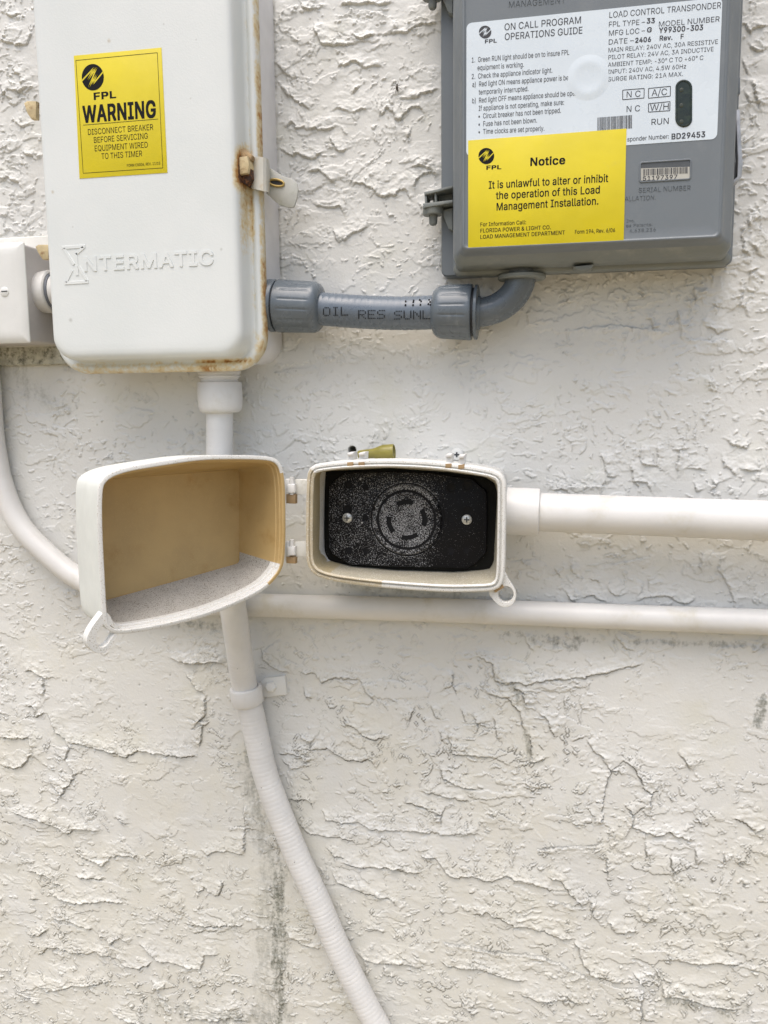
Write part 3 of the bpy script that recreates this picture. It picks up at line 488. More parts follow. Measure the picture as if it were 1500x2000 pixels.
# ------------------------------------------------------------------ lettering
# outlines of a plain grotesque alphabet (1/1000 em): character, advance, contours
ALPHABET = """&448|197,-7 165,-5 136,1 110,12 69,42 54,62 43,84 36,108 34,133 40,173 58,205 101,249 237,352 255,375 262,405 255,434 233,454 219,459 189,460 168,453 151,440 138,411 138,386 145,363 204,284 438,0 364,0 96,327 81,361 75,398 82,440 102,474 134,499 176,512 224,512 266,499 297,475 317,442 324,404 320,375 301,336 256,293 135,202 110,174 98,146 98,115 109,87 130,66 158,51 193,46 232,52 269,69 301,95 327,131 343,174 348,198 349,224 408,224 403,167 389,124 371,92 333,47 315,30 271,7 246,-1
)273|37,-96 86,18 113,116 121,177 121,241 112,313 94,390 54,503 37,539 97,539 128,477 154,403 173,323 183,244 182,156 174,104 161,53 144,3 123,-47 97,-96
+453|198,34 198,364 255,364 255,34|61,172 61,226 391,226 391,172
,188|38,-119 68,71 137,71 84,-119
-453|337,244 337,188 114,188 114,244
.188|83,-3 63,9 55,18 50,41 55,64 73,81 95,87 118,81 135,64 140,53 140,29 128,9 118,1 107,-3
/249|235,533 71,-76 14,-76 178,533
0453|227,-7 191,-3 158,7 130,24 105,48 85,77 69,113 57,155 50,202 48,254 50,306 57,353 69,395 85,431 106,461 130,484 159,502 191,512 227,516 262,512 295,502 323,484 348,461 368,431 384,395 396,353 403,306 405,254 403,202 396,155 384,113 368,77 348,48 323,24 295,7 263,-3|227,50 250,52 271,60 290,74 306,92 320,116 338,176 344,254 338,332 320,393 306,416 290,435 271,449 250,457 227,460 203,457 182,449 163,435 147,416 134,393 123,365 115,332 109,254 115,176 123,144 147,92 163,74 182,60 203,52
1453|76,0 76,55 391,55 391,0|276,509 276,0 212,0 212,448 86,358 86,427 198,509
2453|64,0 64,47 282,282 311,327 319,356 319,389 308,419 287,441 258,455 224,460 188,454 159,438 139,413 128,381 127,362 66,362 68,391 75,418 86,442 102,464 121,482 143,496 168,507 225,516 281,507 306,497 328,482 346,465 361,445 372,423 379,398 380,354 371,318 351,280 294,209 153,60 153,57 389,57 389,0
3453|218,-7 188,-5 159,1 108,22 70,57 57,79 48,104 44,132 109,132 118,100 137,76 150,66 182,54 219,50 258,55 291,69 315,93 328,125 328,163 316,196 306,211 275,234 229,246 157,248 157,299 288,448 288,452 70,452 70,509 372,509 372,461 211,278 211,289 247,290 279,286 308,276 333,262 354,244 371,222 383,198 391,173 393,145 390,116 383,90 370,66 354,45 333,27 309,12 251,-5
4453|40,105 40,158 247,509 311,509 109,163 413,163 413,105|282,0 282,318 343,318 343,0
5453|221,-7 192,-5 165,1 140,11 99,41 83,60 71,82 63,105 60,130 122,130 130,102 148,78 173,60 204,51 241,51 276,64 304,89 322,122 328,162 321,203 314,221 290,251 275,262 238,275 201,276 152,262 128,246 67,253 96,509 366,509 366,452 151,452 134,301 178,325 212,333 252,332 294,321 330,299 358,269 379,231 390,187 391,163 388,132 381,102 369,76 352,52 332,32 309,15 282,3 253,-4
6453|226,-7 196,-4 168,3 142,15 119,31 100,51 84,74 73,101 66,130 65,187 80,239 112,302 252,509 322,509 151,261 145,261 165,288 184,302 221,313 265,312 316,295 337,280 355,262 370,240 380,215 387,187 389,157 387,127 379,98 368,73 352,50 333,30 310,14 284,3 257,-4|226,48 263,55 293,73 314,101 322,119 327,157 322,196 304,228 293,241 263,259 245,264 207,264 174,252 148,229 131,197 126,179 126,138 138,102 160,73 190,55
7453|97,0 323,452 62,452 62,509 391,509 391,449 165,0
8453|226,-7 193,-5 163,1 136,11 111,25 91,42 74,62 62,84 54,109 53,156 65,195 87,228 117,252 153,265 153,267 129,276 109,289 93,308 80,330 73,354 70,380 79,429 90,450 124,485 170,508 197,514 226,516 255,514 282,508 328,485 346,469 361,450 373,429 382,380 379,354 372,330 359,308 343,289 323,276 300,267 300,265 319,260 351,241 377,212 395,176 401,135 398,109 391,84 378,62 362,42 341,25 317,11 289,1 259,-5|248,50 285,60 313,79 331,106 337,139 330,173 312,202 283,223 247,234 206,234 169,223 140,202 122,173 115,139 121,106 139,79 167,60 205,50|244,291 274,300 298,318 314,344 319,376 314,407 299,432 288,442 260,455 226,460 192,455 164,442 145,420 134,392 134,359 145,330 165,308 193,294 209,291
9453|226,516 256,513 285,506 310,494 333,478 352,458 368,434 380,408 387,378 389,347 382,296 359,240 315,168 200,0 130,0 301,248 307,248 287,221 257,202 232,195 188,197 161,203 137,214 116,229 98,247 83,269 72,294 66,321 64,352 66,382 73,411 85,436 101,459 120,479 168,506 196,513|207,459 174,446 148,423 131,390 125,352 131,313 138,295 160,268 174,257 207,245 226,243 263,249 293,267 305,280 322,312 327,350 322,390 305,422 279,446 245,459
:188|83,-3 63,9 55,18 50,41 55,64 73,81 95,87 118,81 135,64 140,53 140,29 128,9 118,1 107,-3|83,272 63,284 51,304 51,328 55,339 73,356 95,362 118,356 128,349 140,328 140,304 128,284 107,272
A480|16,0 201,509 276,509 463,0 395,0 232,478 245,478 191,302 85,0|110,142 110,199 370,199 370,142
B456|60,0 60,509 274,507 304,501 329,491 350,477 367,461 381,442 396,398 397,353 387,320 368,295 343,278 315,267 315,262 331,260 363,245 391,220 411,184 418,136 416,111 410,88 400,67 386,48 368,31 344,18 317,8 284,2|125,57 245,57 281,60 309,67 330,80 344,96 353,115 354,153 350,169 333,197 306,218 289,225 248,231 125,231|125,285 256,287 288,296 314,314 330,340 335,355 336,372 333,393 326,412 313,429 294,442 270,449 240,452 125,452
C510|267,-7 225,-3 186,7 150,25 119,49 92,79 70,115 53,157 44,203 40,254 44,305 53,352 70,393 92,429 119,459 150,484 186,501 225,512 267,516 317,511 362,496 383,485 419,456 448,418 459,397 473,348 408,348 389,395 357,428 330,444 284,455 237,453 209,445 184,432 161,414 141,391 125,364 113,332 106,295 103,254 106,213 113,177 125,145 141,117 161,94 184,76 210,63 237,56 284,54 330,65 369,90 389,114 404,144 408,160 473,160 459,112 435,71 420,53 383,24 341,5 293,-6
D502|219,0 96,0 96,57 215,57 254,60 288,68 318,81 343,99 363,122 379,149 390,181 397,216 399,255 397,294 390,329 379,361 364,388 344,410 320,428 291,441 258,449 221,452 93,452 93,509 225,509 273,505 315,495 353,478 385,455 412,426 433,391 449,351 458,306 462,255 458,205 449,159 433,119 411,83 384,54 351,31 312,14 268,3|125,509 125,0 60,0 60,509
E419|60,0 60,509 372,509 372,452 125,452 125,286 355,286 355,229 125,229 125,57 375,57 375,0
F410|60,0 60,509 369,509 369,452 125,452 125,278 346,278 346,221 125,221 125,0
G520|269,-7 225,-3 185,7 149,25 118,49 91,79 69,116 53,157 43,203 40,254 43,305 53,352 69,393 91,429 117,459 149,484 184,501 223,512 265,516 316,510 340,504 384,483 421,453 449,416 468,373 474,349 408,349 387,393 368,417 344,436 300,453 265,456 236,453 209,445 183,432 160,414 141,392 125,364 113,332 106,295 103,254 106,213 113,177 125,145 141,117 161,95 184,76 210,63 238,56 269,53 296,55 322,61 345,71 365,85 382,102 396,123 407,147 413,173 415,202 434,199 283,199 283,256 478,256 475,160 466,124 451,91 431,62 406,38 377,19 344,5 308,-4
H517|60,0 60,509 125,509 125,289 392,289 392,509 457,509 457,0 392,0 392,232 125,232 125,0
I300|31,0 31,57 118,57 118,452 31,452 31,509 269,509 269,452 183,452 183,57 269,57 269,0
K467|104,145 104,216 212,344 364,509 448,509 231,276 228,276|60,0 60,509 125,509 125,0|372,0 188,259 228,309 449,0
L393|60,0 60,509 125,509 125,57 361,57 361,0
M628|60,0 60,509 152,509 322,49 307,49 352,187 476,509 568,509 568,0 504,0 507,457 513,457 456,291 342,0 286,0 112,457 119,457 122,291 122,0
N523|60,0 60,509 136,509 388,107 414,55 405,54 399,195 399,509 463,509 463,0 387,0 108,452 119,454 125,291 125,0
O533|267,-7 225,-3 186,7 150,25 119,49 92,79 70,115 53,157 44,203 40,254 44,305 53,352 70,393 92,429 119,459 150,484 186,501 225,512 267,516 309,512 348,501 384,484 415,459 442,429 464,393 480,352 490,305 493,254 490,203 480,157 464,115 442,79 415,49 384,25 348,7 309,-3|267,53 296,55 324,63 349,76 372,94 392,116 408,144 420,176 428,213 430,254 428,295 420,332 408,365 392,392 372,415 349,433 324,446 296,453 267,456 237,453 210,445 184,433 161,415 142,392 125,364 113,332 106,295 103,254 106,213 113,176 125,144 142,117 161,94 184,76 210,63 237,55
P445|60,0 60,509 235,509 272,506 305,499 332,487 356,471 375,452 390,430 407,377 409,348 407,318 390,265 375,243 356,223 332,207 305,195 272,188 109,186 109,242 257,244 279,248 312,266 324,279 339,310 344,348 339,385 333,402 312,428 297,439 257,451 125,452 125,0
Q533|245,159 313,159 468,-48 401,-48|267,-7 225,-3 186,7 150,25 119,49 92,79 70,115 53,157 44,203 40,254 44,305 53,352 70,393 92,429 119,459 150,484 186,501 225,512 267,516 309,512 348,501 384,484 415,459 442,429 464,393 480,352 490,305 493,254 490,203 480,157 464,115 442,79 415,49 384,25 348,7 309,-3|267,53 296,55 324,63 349,76 372,94 392,116 408,144 420,176 428,213 430,254 428,295 420,332 408,365 392,392 372,415 349,433 324,446 296,453 267,456 237,453 210,445 184,433 161,415 142,392 125,364 113,332 106,295 103,254 106,213 113,176 125,144 142,117 161,94 184,76 210,63 237,55
R449|60,0 60,509 236,509 273,506 305,500 333,489 376,455 390,433 401,408 407,381 409,352 407,323 401,296 390,271 376,250 356,232 333,217 305,206 273,200 96,198 96,255 258,256 280,260 313,276 334,300 344,333 344,371 334,405 325,419 298,440 258,451 125,452 125,0|353,0 230,229 303,229 428,0
S447|224,-9 188,-7 156,-1 128,9 102,23 81,40 64,60 51,83 42,109 38,137 104,137 114,102 123,88 150,66 185,53 224,49 267,54 303,69 329,92 344,122 346,139 340,168 322,189 296,205 145,253 112,269 86,289 67,313 56,341 52,372 54,400 62,425 75,448 92,468 113,484 138,498 165,508 195,514 227,516 259,514 289,508 316,498 340,484 360,468 377,449 390,427 398,403 401,378 337,378 332,402 320,421 302,437 280,449 254,456 225,459 185,454 152,440 129,418 121,405 115,376 122,345 142,324 198,297 312,264 359,238 384,213 395,198 407,161 406,112 399,87 386,64 370,43 349,25 323,11 294,0 261,-7
T449|32,452 32,509 417,509 417,452 257,452 257,0 193,0 193,452
U517|259,-8 220,-6 186,2 154,15 126,33 103,55 85,80 71,108 63,140 60,173 60,509 124,509 124,178 126,155 141,113 153,95 187,68 208,59 232,53 285,53 331,68 349,80 377,113 391,155 393,178 393,509 457,509 457,173 454,140 446,108 433,80 414,55 391,33 363,15 332,2 297,-6
V480|204,0 16,509 84,509 248,31 235,31 290,206 395,509 463,509 278,0
W686|155,0 16,509 82,509 197,40 189,40 224,196 306,509 380,509 497,40 488,40 523,196 603,509 670,509 530,0 455,0 346,417 336,475 350,475 318,323 230,0
X474|18,0 217,284 217,236 29,509 104,509 230,318 243,292 232,292 298,400 374,509 446,509 259,239 259,287 456,0 382,0 230,231 244,231 182,129 91,0
Y472|203,0 203,208 16,509 91,509 231,274 250,230 224,230 280,344 381,509 455,509 268,208 268,0
_319|319,0 319,-56 0,-56 0,0
a389|160,-9 115,-3 76,15 60,29 38,63 32,84 30,108 36,146 43,161 64,184 108,206 257,231 271,240 276,257 272,285 260,307 240,322 212,330 178,330 149,322 118,301 100,274 41,291 51,313 79,346 114,368 153,380 208,384 255,375 286,360 300,350 322,320 330,301 337,251 337,0 277,0 277,52 272,52 252,25 215,1|192,47 211,51 242,68 263,93 274,122 276,190 134,159 112,147 97,130 92,105 96,82 109,64 142,48
b424|208,-7 172,4 147,21 118,59 112,59 112,0 53,0 53,509 114,509 114,319 118,319 137,346 171,373 207,383 259,382 287,374 313,361 335,342 354,320 370,293 381,261 388,227 390,189 388,151 381,116 370,84 355,57 336,34 313,16 288,3 260,-6|220,47 242,49 262,55 294,80 316,117 327,163 327,215 316,261 307,281 295,298 262,322 243,328 220,330 198,328 178,322 161,312 134,282 118,241 113,189 118,138 125,115 147,78 162,65 179,55 198,49
c396|174,-5 144,3 117,16 93,35 72,58 56,85 44,116 37,150 34,187 37,225 44,260 56,291 72,318 93,341 117,360 144,374 174,382 226,384 276,371 305,356 330,335 349,308 362,277 303,262 278,304 242,325 207,330 184,328 163,321 145,310 130,296 108,258 98,212 96,187 102,139 108,117 130,80 145,66 163,55 207,46 253,55 279,73 301,107 304,117 363,102 350,70 331,43 292,12 261,-1 226,-7
d424|165,-6 137,3 111,16 89,34 70,57 55,84 43,116 36,151 34,189 36,227 43,261 55,293 70,320 89,342 112,361 137,374 165,382 218,383 253,373 287,346 306,319 311,319 311,509 372,509 372,0 313,0 313,59 307,59 277,21 252,4 236,-3 217,-7|205,47 226,49 246,55 263,65 278,78 290,95 306,138 312,189 306,241 300,263 278,299 263,312 246,322 227,328 205,330 182,328 162,322 130,298 108,261 98,215 96,189 102,139 118,97 130,80 162,55 182,49
e404|212,-8 177,-5 145,3 117,16 92,35 72,58 56,85 44,116 37,150 34,187 36,224 55,290 71,317 91,340 115,359 142,373 172,382 226,383 266,374 303,355 334,324 347,305 365,256 370,227 371,169 75,169 75,221 338,221 310,202 304,248 298,269 277,301 263,314 246,323 205,330 164,323 131,301 109,270 97,231 98,151 102,127 110,106 121,88 151,61 169,53 212,46 241,49 276,65 294,82 306,105 365,91 348,55 320,26 283,4 237,-7
f254|228,379 228,327 6,327 6,379|81,0 82,452 87,470 107,499 135,519 169,529 243,521 227,468 195,474 164,468 154,460 147,449 142,419 142,0
g425|207,-151 156,-146 114,-132 82,-110 59,-84 51,-69 101,-41 131,-74 154,-88 187,-96 236,-95 261,-87 282,-75 298,-58 308,-34 311,-6 311,68 306,68 287,41 266,23 236,10 195,5 165,7 138,14 113,27 90,43 71,65 55,90 43,120 36,154 34,191 36,229 43,263 55,293 71,320 90,342 112,361 138,374 166,382 218,383 253,373 279,356 308,319 313,319 313,379 372,379 372,-9 370,-40 363,-67 350,-90 334,-109 314,-124 291,-136 237,-149|205,59 246,66 264,75 278,87 300,121 307,142 312,193 307,242 291,283 279,299 264,312 247,322 227,328 205,330 182,328 163,322 145,312 118,282 102,241 96,193 102,144 118,104 145,76 163,66
h410|114,0 53,0 53,509 114,509 114,287 102,287 116,319 132,344 152,362 175,374 200,382 252,383 295,369 313,356 341,321 350,298 357,240 357,0 296,0 296,235 293,263 286,286 273,304 256,318 235,326 210,329 176,324 147,308 126,283 115,248
i167|53,0 53,379 114,379 114,0|73,444 54,455 43,472 41,483 47,504 63,518 84,524 105,518 121,504 126,483 121,463 105,448 95,444
j167|53,379 114,379 114,-30 108,-72 102,-90 80,-119 47,-137 -10,-143 -10,-87 18,-85 31,-80 47,-61 53,-29|72,444 53,455 42,472 42,494 53,512 72,522 83,524 105,518 120,504 125,494 125,472 114,455 95,444
k381|110,137 110,212 121,212 284,379 360,379 184,199 177,199|53,0 53,509 114,509 114,0|294,0 148,186 191,229 372,0
l189|112,0 91,8 74,20 62,37 55,59 53,84 53,509 114,509 114,83 120,62 135,53 170,54 181,3 147,-2
m610|53,0 53,379 112,379 112,295 108,295 122,331 144,358 172,376 203,385 245,383 268,375 287,361 303,342 314,320 321,295 312,295 326,329 350,356 381,375 417,385 458,385 497,372 514,361 529,346 541,328 550,307 557,255 557,0 496,0 496,254 493,279 485,298 473,313 456,323 438,329 402,329 374,320 353,302 340,277 335,247 335,0 274,0 274,260 272,280 265,297 253,311 238,322 220,328 185,329 158,320 135,302 119,274 114,238 114,0
n410|114,0 53,0 53,379 112,379 112,287 102,287 116,319 132,344 152,362 175,374 200,382 252,383 295,369 313,356 341,321 350,298 357,240 357,0 296,0 296,235 293,263 286,286 273,304 256,318 235,326 210,329 176,324 147,308 126,283 115,248
o415|207,-8 174,-5 144,3 117,16 93,35 72,58 56,85 44,116 37,150 34,187 37,225 44,260 56,291 72,318 93,341 117,360 144,374 174,382 207,384 241,382 271,374 299,360 323,341 343,318 359,291 371,260 379,225 381,187 379,150 371,116 359,85 343,58 323,35 299,16 271,3 241,-5|207,46 252,55 270,66 298,97 314,139 319,187 314,236 298,278 285,296 270,310 252,321 231,328 207,330 184,328 163,321 145,310 130,296 108,258 98,212 96,187 102,139 108,117 130,80 145,66 163,55
p424|53,-143 53,379 112,379 112,319 118,319 137,346 171,373 207,383 259,382 287,374 313,361 335,342 354,320 370,293 381,261 388,227 390,189 388,151 381,116 370,84 355,57 336,34 313,16 288,3 260,-6 208,-7 189,-3 159,12 118,59 114,59 114,-143|220,47 242,49 262,55 294,80 316,117 327,163 327,215 316,261 307,281 295,298 262,322 243,328 220,330 198,328 178,322 161,312 134,282 118,241 113,189 118,138 125,115 147,78 162,65 179,55 198,49
q424|372,-143 311,-143 311,59 306,59 287,31 266,12 236,-3 195,-8 165,-6 137,3 111,16 89,34 70,57 55,84 43,116 36,151 34,189 36,227 43,261 55,293 70,320 89,342 112,361 137,374 165,382 218,383 253,373 287,346 307,319 313,319 313,379 372,379|205,47 226,49 246,55 263,65 278,78 290,95 306,138 312,189 306,241 300,263 278,299 263,312 246,322 227,328 205,330 182,328 162,322 130,298 108,261 98,215 96,189 102,139 118,97 130,80 162,55 182,49
r259|53,0 53,379 112,379 112,321 115,321 124,339 152,367 171,377 191,383 243,384 243,322 207,326 174,321 146,306 126,284 115,254 114,0
s365|157,-7 112,3 76,24 50,54 41,73 36,94 94,107 101,87 111,72 124,60 160,47 181,45 206,47 227,53 244,62 258,74 265,88 268,103 262,126 243,144 212,155 118,180 92,192 72,208 58,227 50,249 47,274 49,295 55,314 65,332 95,360 137,378 161,383 212,383 254,372 286,352 309,324 324,290 268,277 254,304 243,316 228,325 210,331 187,333 147,326 131,317 119,305 111,292 110,264 115,253 136,235 172,223 261,200 287,187 306,171 320,153 328,131 331,107 329,85 323,65 312,47 298,31 260,6 210,-7
t227|204,379 204,327 6,327 6,379|65,471 126,471 127,83 130,70 144,55 202,54 213,2 168,-4 138,-1 113,7 92,21 77,41 68,64 65,93
u410|182,-5 135,2 97,23 82,39 69,59 60,82 54,109 53,379 114,379 116,117 124,94 137,75 154,61 175,53 200,50 234,55 263,71 283,97 295,132 296,379 357,379 357,0 298,0 298,92 307,92 294,60 277,35 257,17 234,5 209,-3
v389|163,0 17,379 84,379 187,87 206,21 184,21 224,155 305,379 371,379 226,0
w567|138,0 23,379 87,379 175,41 165,41 206,214 252,379 316,379 382,136 402,41 391,41 434,214 480,379 545,379 429,0 368,0 277,338 291,338 248,172 199,0
x379|21,0 171,218 171,171 29,379 100,379 207,206 175,206 233,306 282,379 352,379 209,169 209,214 358,0 287,0 173,182 205,182 148,85 91,0
y389|47,-139 61,-86 104,-89 122,-81 138,-64 163,-1 17,379 84,379 187,87 206,21 184,21 224,155 305,379 371,379 196,-77 177,-107 153,-128 125,-141 57,-142
z380|42,0 42,46 254,320 254,323 48,323 48,379 333,379 333,331 126,60 126,56 339,56 339,0
°316|158,283 119,290 101,298 70,324 50,358 43,397 50,437 70,472 84,486 119,506 158,513 198,506 232,486 246,472 266,437 273,397 266,358 246,324 216,298 179,285|170,335 199,349 218,376 222,397 218,420 207,439 180,458 158,462 136,458 109,439 98,420 96,386 109,357 136,338 147,335
–350|350,244 350,188 0,188 0,244
•389|175,94 139,107 111,131 92,164 85,202 92,240 100,257 124,285 156,305 194,311 232,305 265,285 289,257 302,221 304,202 297,164 278,131 249,107 214,94
 188"""
GLY = {}
for ln in ALPHABET.split('\n'):
    q_ = ln[1:].split('|'); GLY[ln[0]] = (float(q_[0])/1000, [[tuple(float(v)/1000 for v in p.split(',')) for p in c.split()] for c in q_[1:] if c.strip()])
TXT = {}
def inside(p, P):
    c_ = False
    for i in range(len(P)):
        a, b_ = P[i-1], P[i]
        if (a[1] > p[1]) != (b_[1] > p[1]) and p[0] < (b_[0]-a[0])*(p[1]-a[1])/(b_[1]-a[1])+a[0]: c_ = not c_
    return c_
def runs(loops, y):
    """non-zero winding spans of a glyph at height y"""
    ev = []
    for L in loops:
        for i in range(len(L)):
            (xa, ya), (xb, yb) = L[i-1], L[i]
            if (ya > y) != (yb > y): ev.append((xa+(xb-xa)*(y-ya)/(yb-ya), 1 if yb > ya else -1))
    ev.sort(); w_ = 0; out = []
    for x, sg_ in ev:
        if w_ == 0: x0_ = x
        w_ += sg_
        if w_ == 0: out.append((x0_, x))
    return out
def fill_glyph(ch, bold, rows):
    key = (ch, bold, rows)
    if key not in TXT:
        loops = [ccw(L).tolist() for L in GLY[ch][1]]; V = []; F = []
        if loops:
            for i, L in enumerate(loops):
                if any(j != i and all(inside(p, M) for p in L) for j, M in enumerate(loops)): loops[i] = L[::-1]
            ys = [p[1] for L in loops for p in L]; lo, hi = min(ys)-bold*.8, max(ys)+bold*.8; n = max(4, int(round((hi-lo)*rows/.509))); h = (hi-lo)/n
            for k_ in range(n):
                y = lo+(k_+.5)*h; sp_ = []
                for dy in ((0,) if bold == 0 else (-bold*.8, 0, bold*.8)): sp_ += [(a-bold, b_+bold) for a, b_ in runs(loops, y+dy)]
                sp_.sort(); mg = []
                for a, b_ in sp_:
                    if mg and a <= mg[-1][1]: mg[-1][1] = max(mg[-1][1], b_)
                    else: mg.append([a, b_])
                for a, b_ in mg:
                    q = len(V); V += [(a, y-h/2), (b_, y-h/2), (b_, y+h/2), (a, y+h/2)]; F.append([q, q+1, q+2, q+3])
        TXT[key] = (V, F)
    return TXT[key]
def glyphs(body, bold, rows=24):
    """flat lettering; bold thickens the strokes"""
    V = []; F = []; x = 0.0
    for ch in body:
        v, f = fill_glyph(ch, bold, rows); b0_ = len(V)
        V += [(x+p[0], p[1]) for p in v]; F += [[k_+b0_ for k_ in q] for q in f]
        x += GLY[ch][0]+bold*1.2
    return np.array(V), F
CAPH = None
def text(mb, body, p0, p1, cap, d, bold=0.0, mi=0, thick=0.0):
    """letters whose baseline runs between two photo points on the plane at depth d"""
    global CAPH
    CAPH = .509
    V, F = glyphs(body, bold, 60 if cap > 14 else 24); x0_, x1_ = V[:, 0].min(), V[:, 0].max()
    A = pt(*p0, d); B = pt(*p1, d); ex = (B-A)/(x1_-x0_)
    n = (B-A)/np.linalg.norm(B-A); ez = np.array([-n[2], 0, n[0]])*cap*mmpx(*p0, d)/CAPH
    W = [A+ex*(x-x0_)+ez*y for x, y in V]
    if thick <= 0: mb.add(W, F, mi)
    else:   # raised letters with sloping sides
        N = len(W); edges = {}
        for f in F:
            for i in range(len(f)):
                e = (f[i], f[(i+1) % len(f)]); edges[e] = edges.get(e, 0)+1
        top = [p-np.array([0, thick, 0])+.13*mmpx(*p0, d)*n*(1 if i % 4 in (0, 3) else -1)*min(cap, 14)*.5 for i, p in enumerate(W)]
        fs = [list(f) for f in F]+[[a, b_, b_+N, a+N] for (a, b_) in edges if (b_, a) not in edges]
        mb.add(top+W, fs, mi)
def line_px(mb, a, b_, wpx, d, mi=0):
    A, B = pt(*a, d), pt(*b_, d); n = (B-A)/np.linalg.norm(B-A); s = np.array([-n[2], 0, n[0]])*wpx*mmpx(*a, d)/2
    mb.add([A-s, B-s, B+s, A+s], [[0, 1, 2, 3]], mi)
def frame_px(mb, c, wpx, d):
    for i in range(4): line_px(mb, c[i], c[(i+1) % 4], wpx, d)
def logo(mb, c, rx, ry, d, mi_bg, mi_dark):
    """dark disc with a scribbled light zigzag"""
    P = [(c[0]+rx*math.cos(a), c[1]+ry*math.sin(a)) for a in np.linspace(0, 2*math.pi, 33)[:-1]]
    mb.add([pt(x, y, d) for x, y in P], [list(range(32))], mi_dark)
    zz = [(-.95, .25), (-.15, -.55), (-.5, .15), (.1, -.75), (-.35, .7), (.45, -.6), (.0, .55), (.85, -.35)]
    zz = [(-1.0, .28), (.12, -.72), (-.45, .2), (.35, -.72), (-.35, .72), (.35, -.2), (.02, .52), (.95, -.42)]
    for a, b_ in zip(zz[:-1], zz[1:]):
        line_px(mb, (c[0]+a[0]*rx, c[1]+a[1]*ry), (c[0]+b_[0]*rx, c[1]+b_[1]*ry), rx*.13, d+.04, mi_bg)
def z(o, s): return lambda x, y: (o[0]+x/s, o[1]+y/s)

# ------------------------------------------------------------------ time switch box
fx0, fx1, fz0, fz1 = -344.5, -203.6, 33.0, 300.0
t = thing('time_switch_box', 'white metal time switch box with rust along its edge and a yellow warning sticker', 'electrical box', ((fx0+fx1)/2, 0, fz0))
mb = MB()
bx = (-339, -197.6, 30, 296)
mb.rings([rr(*bx, 16, -4, 8), rr(*bx, 16, 40, 8), rr(bx[0]+1, bx[1]-1, bx[2]+1, bx[3]-1, 15, 42, 8)])
obj('body', mb, simple('body_paint', (.62, .61, .60), .5, var=.04, bump=.25, bs=700, speck=((.15, .14, .12), .80, .84, 300)), t)
prof = [(-7.2, 37), (-8.6, 38), (-8.8, 43), (-8.2, 45.6), (-6.8, 47.2), (-5.2, 47.6), (-3.6, 46.8), (-2.4, 45.6), (-1.3, 45.8), (-.5, 47.5), (0, 50), (0, 59), (.2, 61.5), (.9, 63.7), (2.2, 65.2), (4.2, 65.9), (7, 66.15), (11, 66.2), (24, 66.2)]
mb = MB(); rs = []
for ins, d in prof:
    r = max(2.0, 16.5-ins*.85); rs.append(rr(fx0+ins, fx1-ins, fz0+ins, fz1-ins, r, d, 12, 110))
mb.rings(rs, cap0=False)
def rust(P):
    x, d, zz = P[:, 0], -P[:, 1], P[:, 2]
    right = x-(fx1-2); bottom = (fz0+2)-zz
    n = fbm(90, x/9+zz/30, zz/14, 4, .6); n2 = fbm(91, x/3, zz/4, 3)
    r = .09*sstep(x-fx1, 1, 4)*sstep(.6+n, .2, 1)+.24*sstep(fz0-zz, .5, 4)*(x < fx1+3)
    edge = np.maximum(sstep(np.maximum(x-fx1, fz0-zz), 7.0, 8.7), 0)*sstep(47.8-d, -.1, 2)
    hx = np.maximum(np.exp(-((zz-185)/28)**2), np.exp(-((zz-70)/45)**2))
    r = np.maximum(r, edge*np.clip(.34+.28*n+.22*hx, 0, .9))
    valley = np.exp(-((x-fx1-2.2)/2.0)**2)*sstep(x-fx1, -1.5, .5)
    r = np.maximum(r, valley*np.clip(.10+.22*n+.40*np.exp(-((zz-140)/22)**2)+.12*np.exp(-((zz-100)/50)**2), 0, 1))
    vb = np.exp(-((fz0-zz-2.2)/1.6)**2)*(zz < fz0+1)
    r = np.maximum(r, vb*np.clip(.12+.4*n+.5*sstep(x, -270, -225)+.25*n2, 0, 1))
    bead = sstep(fz0-zz, 2.5, 5)
    r = np.maximum(r, bead*np.clip(.22+.25*n+.35*np.exp(-((x+235)/14)**2)*(n2 > -.3), 0, 1))
    c = np.hypot(x-(fx1-4), zz-(fz0+8)); r = np.maximum(r, sstep(x-fx1, -2, 4)*sstep(fz0+30-zz, 0, 30)*np.clip(.3+.4*n, 0, .8))
    # around the hasp slot
    W_ = P-CAM; dd = W_@FO; ux = 750+FPX*(W_@RI)/dd; uy = 1000-FPX*(W_@UP)/dd
    s = np.exp(-(np.abs((ux-475)/15)**2.2+np.abs((uy-330)/38)**2.4)); r = np.maximum(r, np.clip(1.4*s+.45*n2*s, 0, 1))
    s = np.exp(-((ux-478)/9)**2)*sstep(uy, 340, 365)*(1-sstep(uy, 390, 560)); r = np.maximum(r, .68*s*np.clip(.8+.4*n2, 0, 1))
    return np.clip(r, 0, 1)
m = NT('rusting_white_paint')
c = m.mix(m.mapr(m.noise(14, 3), .3, .7), (.625, .65, .63), (.66, .68, .66))
for (sx, sy, sr) in ((213, 80, 2.2), (103, 375, 2.0), (432, 487, 1.6), (320, 47, 1.2), (138, 625, 2.6), (372, 192, 1.0), (383, 77, .8), (142, 443, 1.0)):
    p = pt(sx, sy, 66.2)-ORIGIN[t]
    f = m.mapr(m.math('ADD', m.dist(tuple(p/1000)), m.math('MULTIPLY', m.noise(900, 2), .0012)), .0002+sr*.0002, .0008+sr*.0008, 1, 0)
    c = m.mix(m.math('MULTIPLY', f, .5), c, (.36, .27, .13) if sr > 1.7 and sy < 600 else (.32, .31, .27))
r_ = m.attr('rust'); nz = m.mapr(m.noise(300, 5, .65), .25, .75, -.16, .16)
rv = m.math('ADD', r_, m.math('MULTIPLY', nz, m.mapr(r_, 0, .25)))
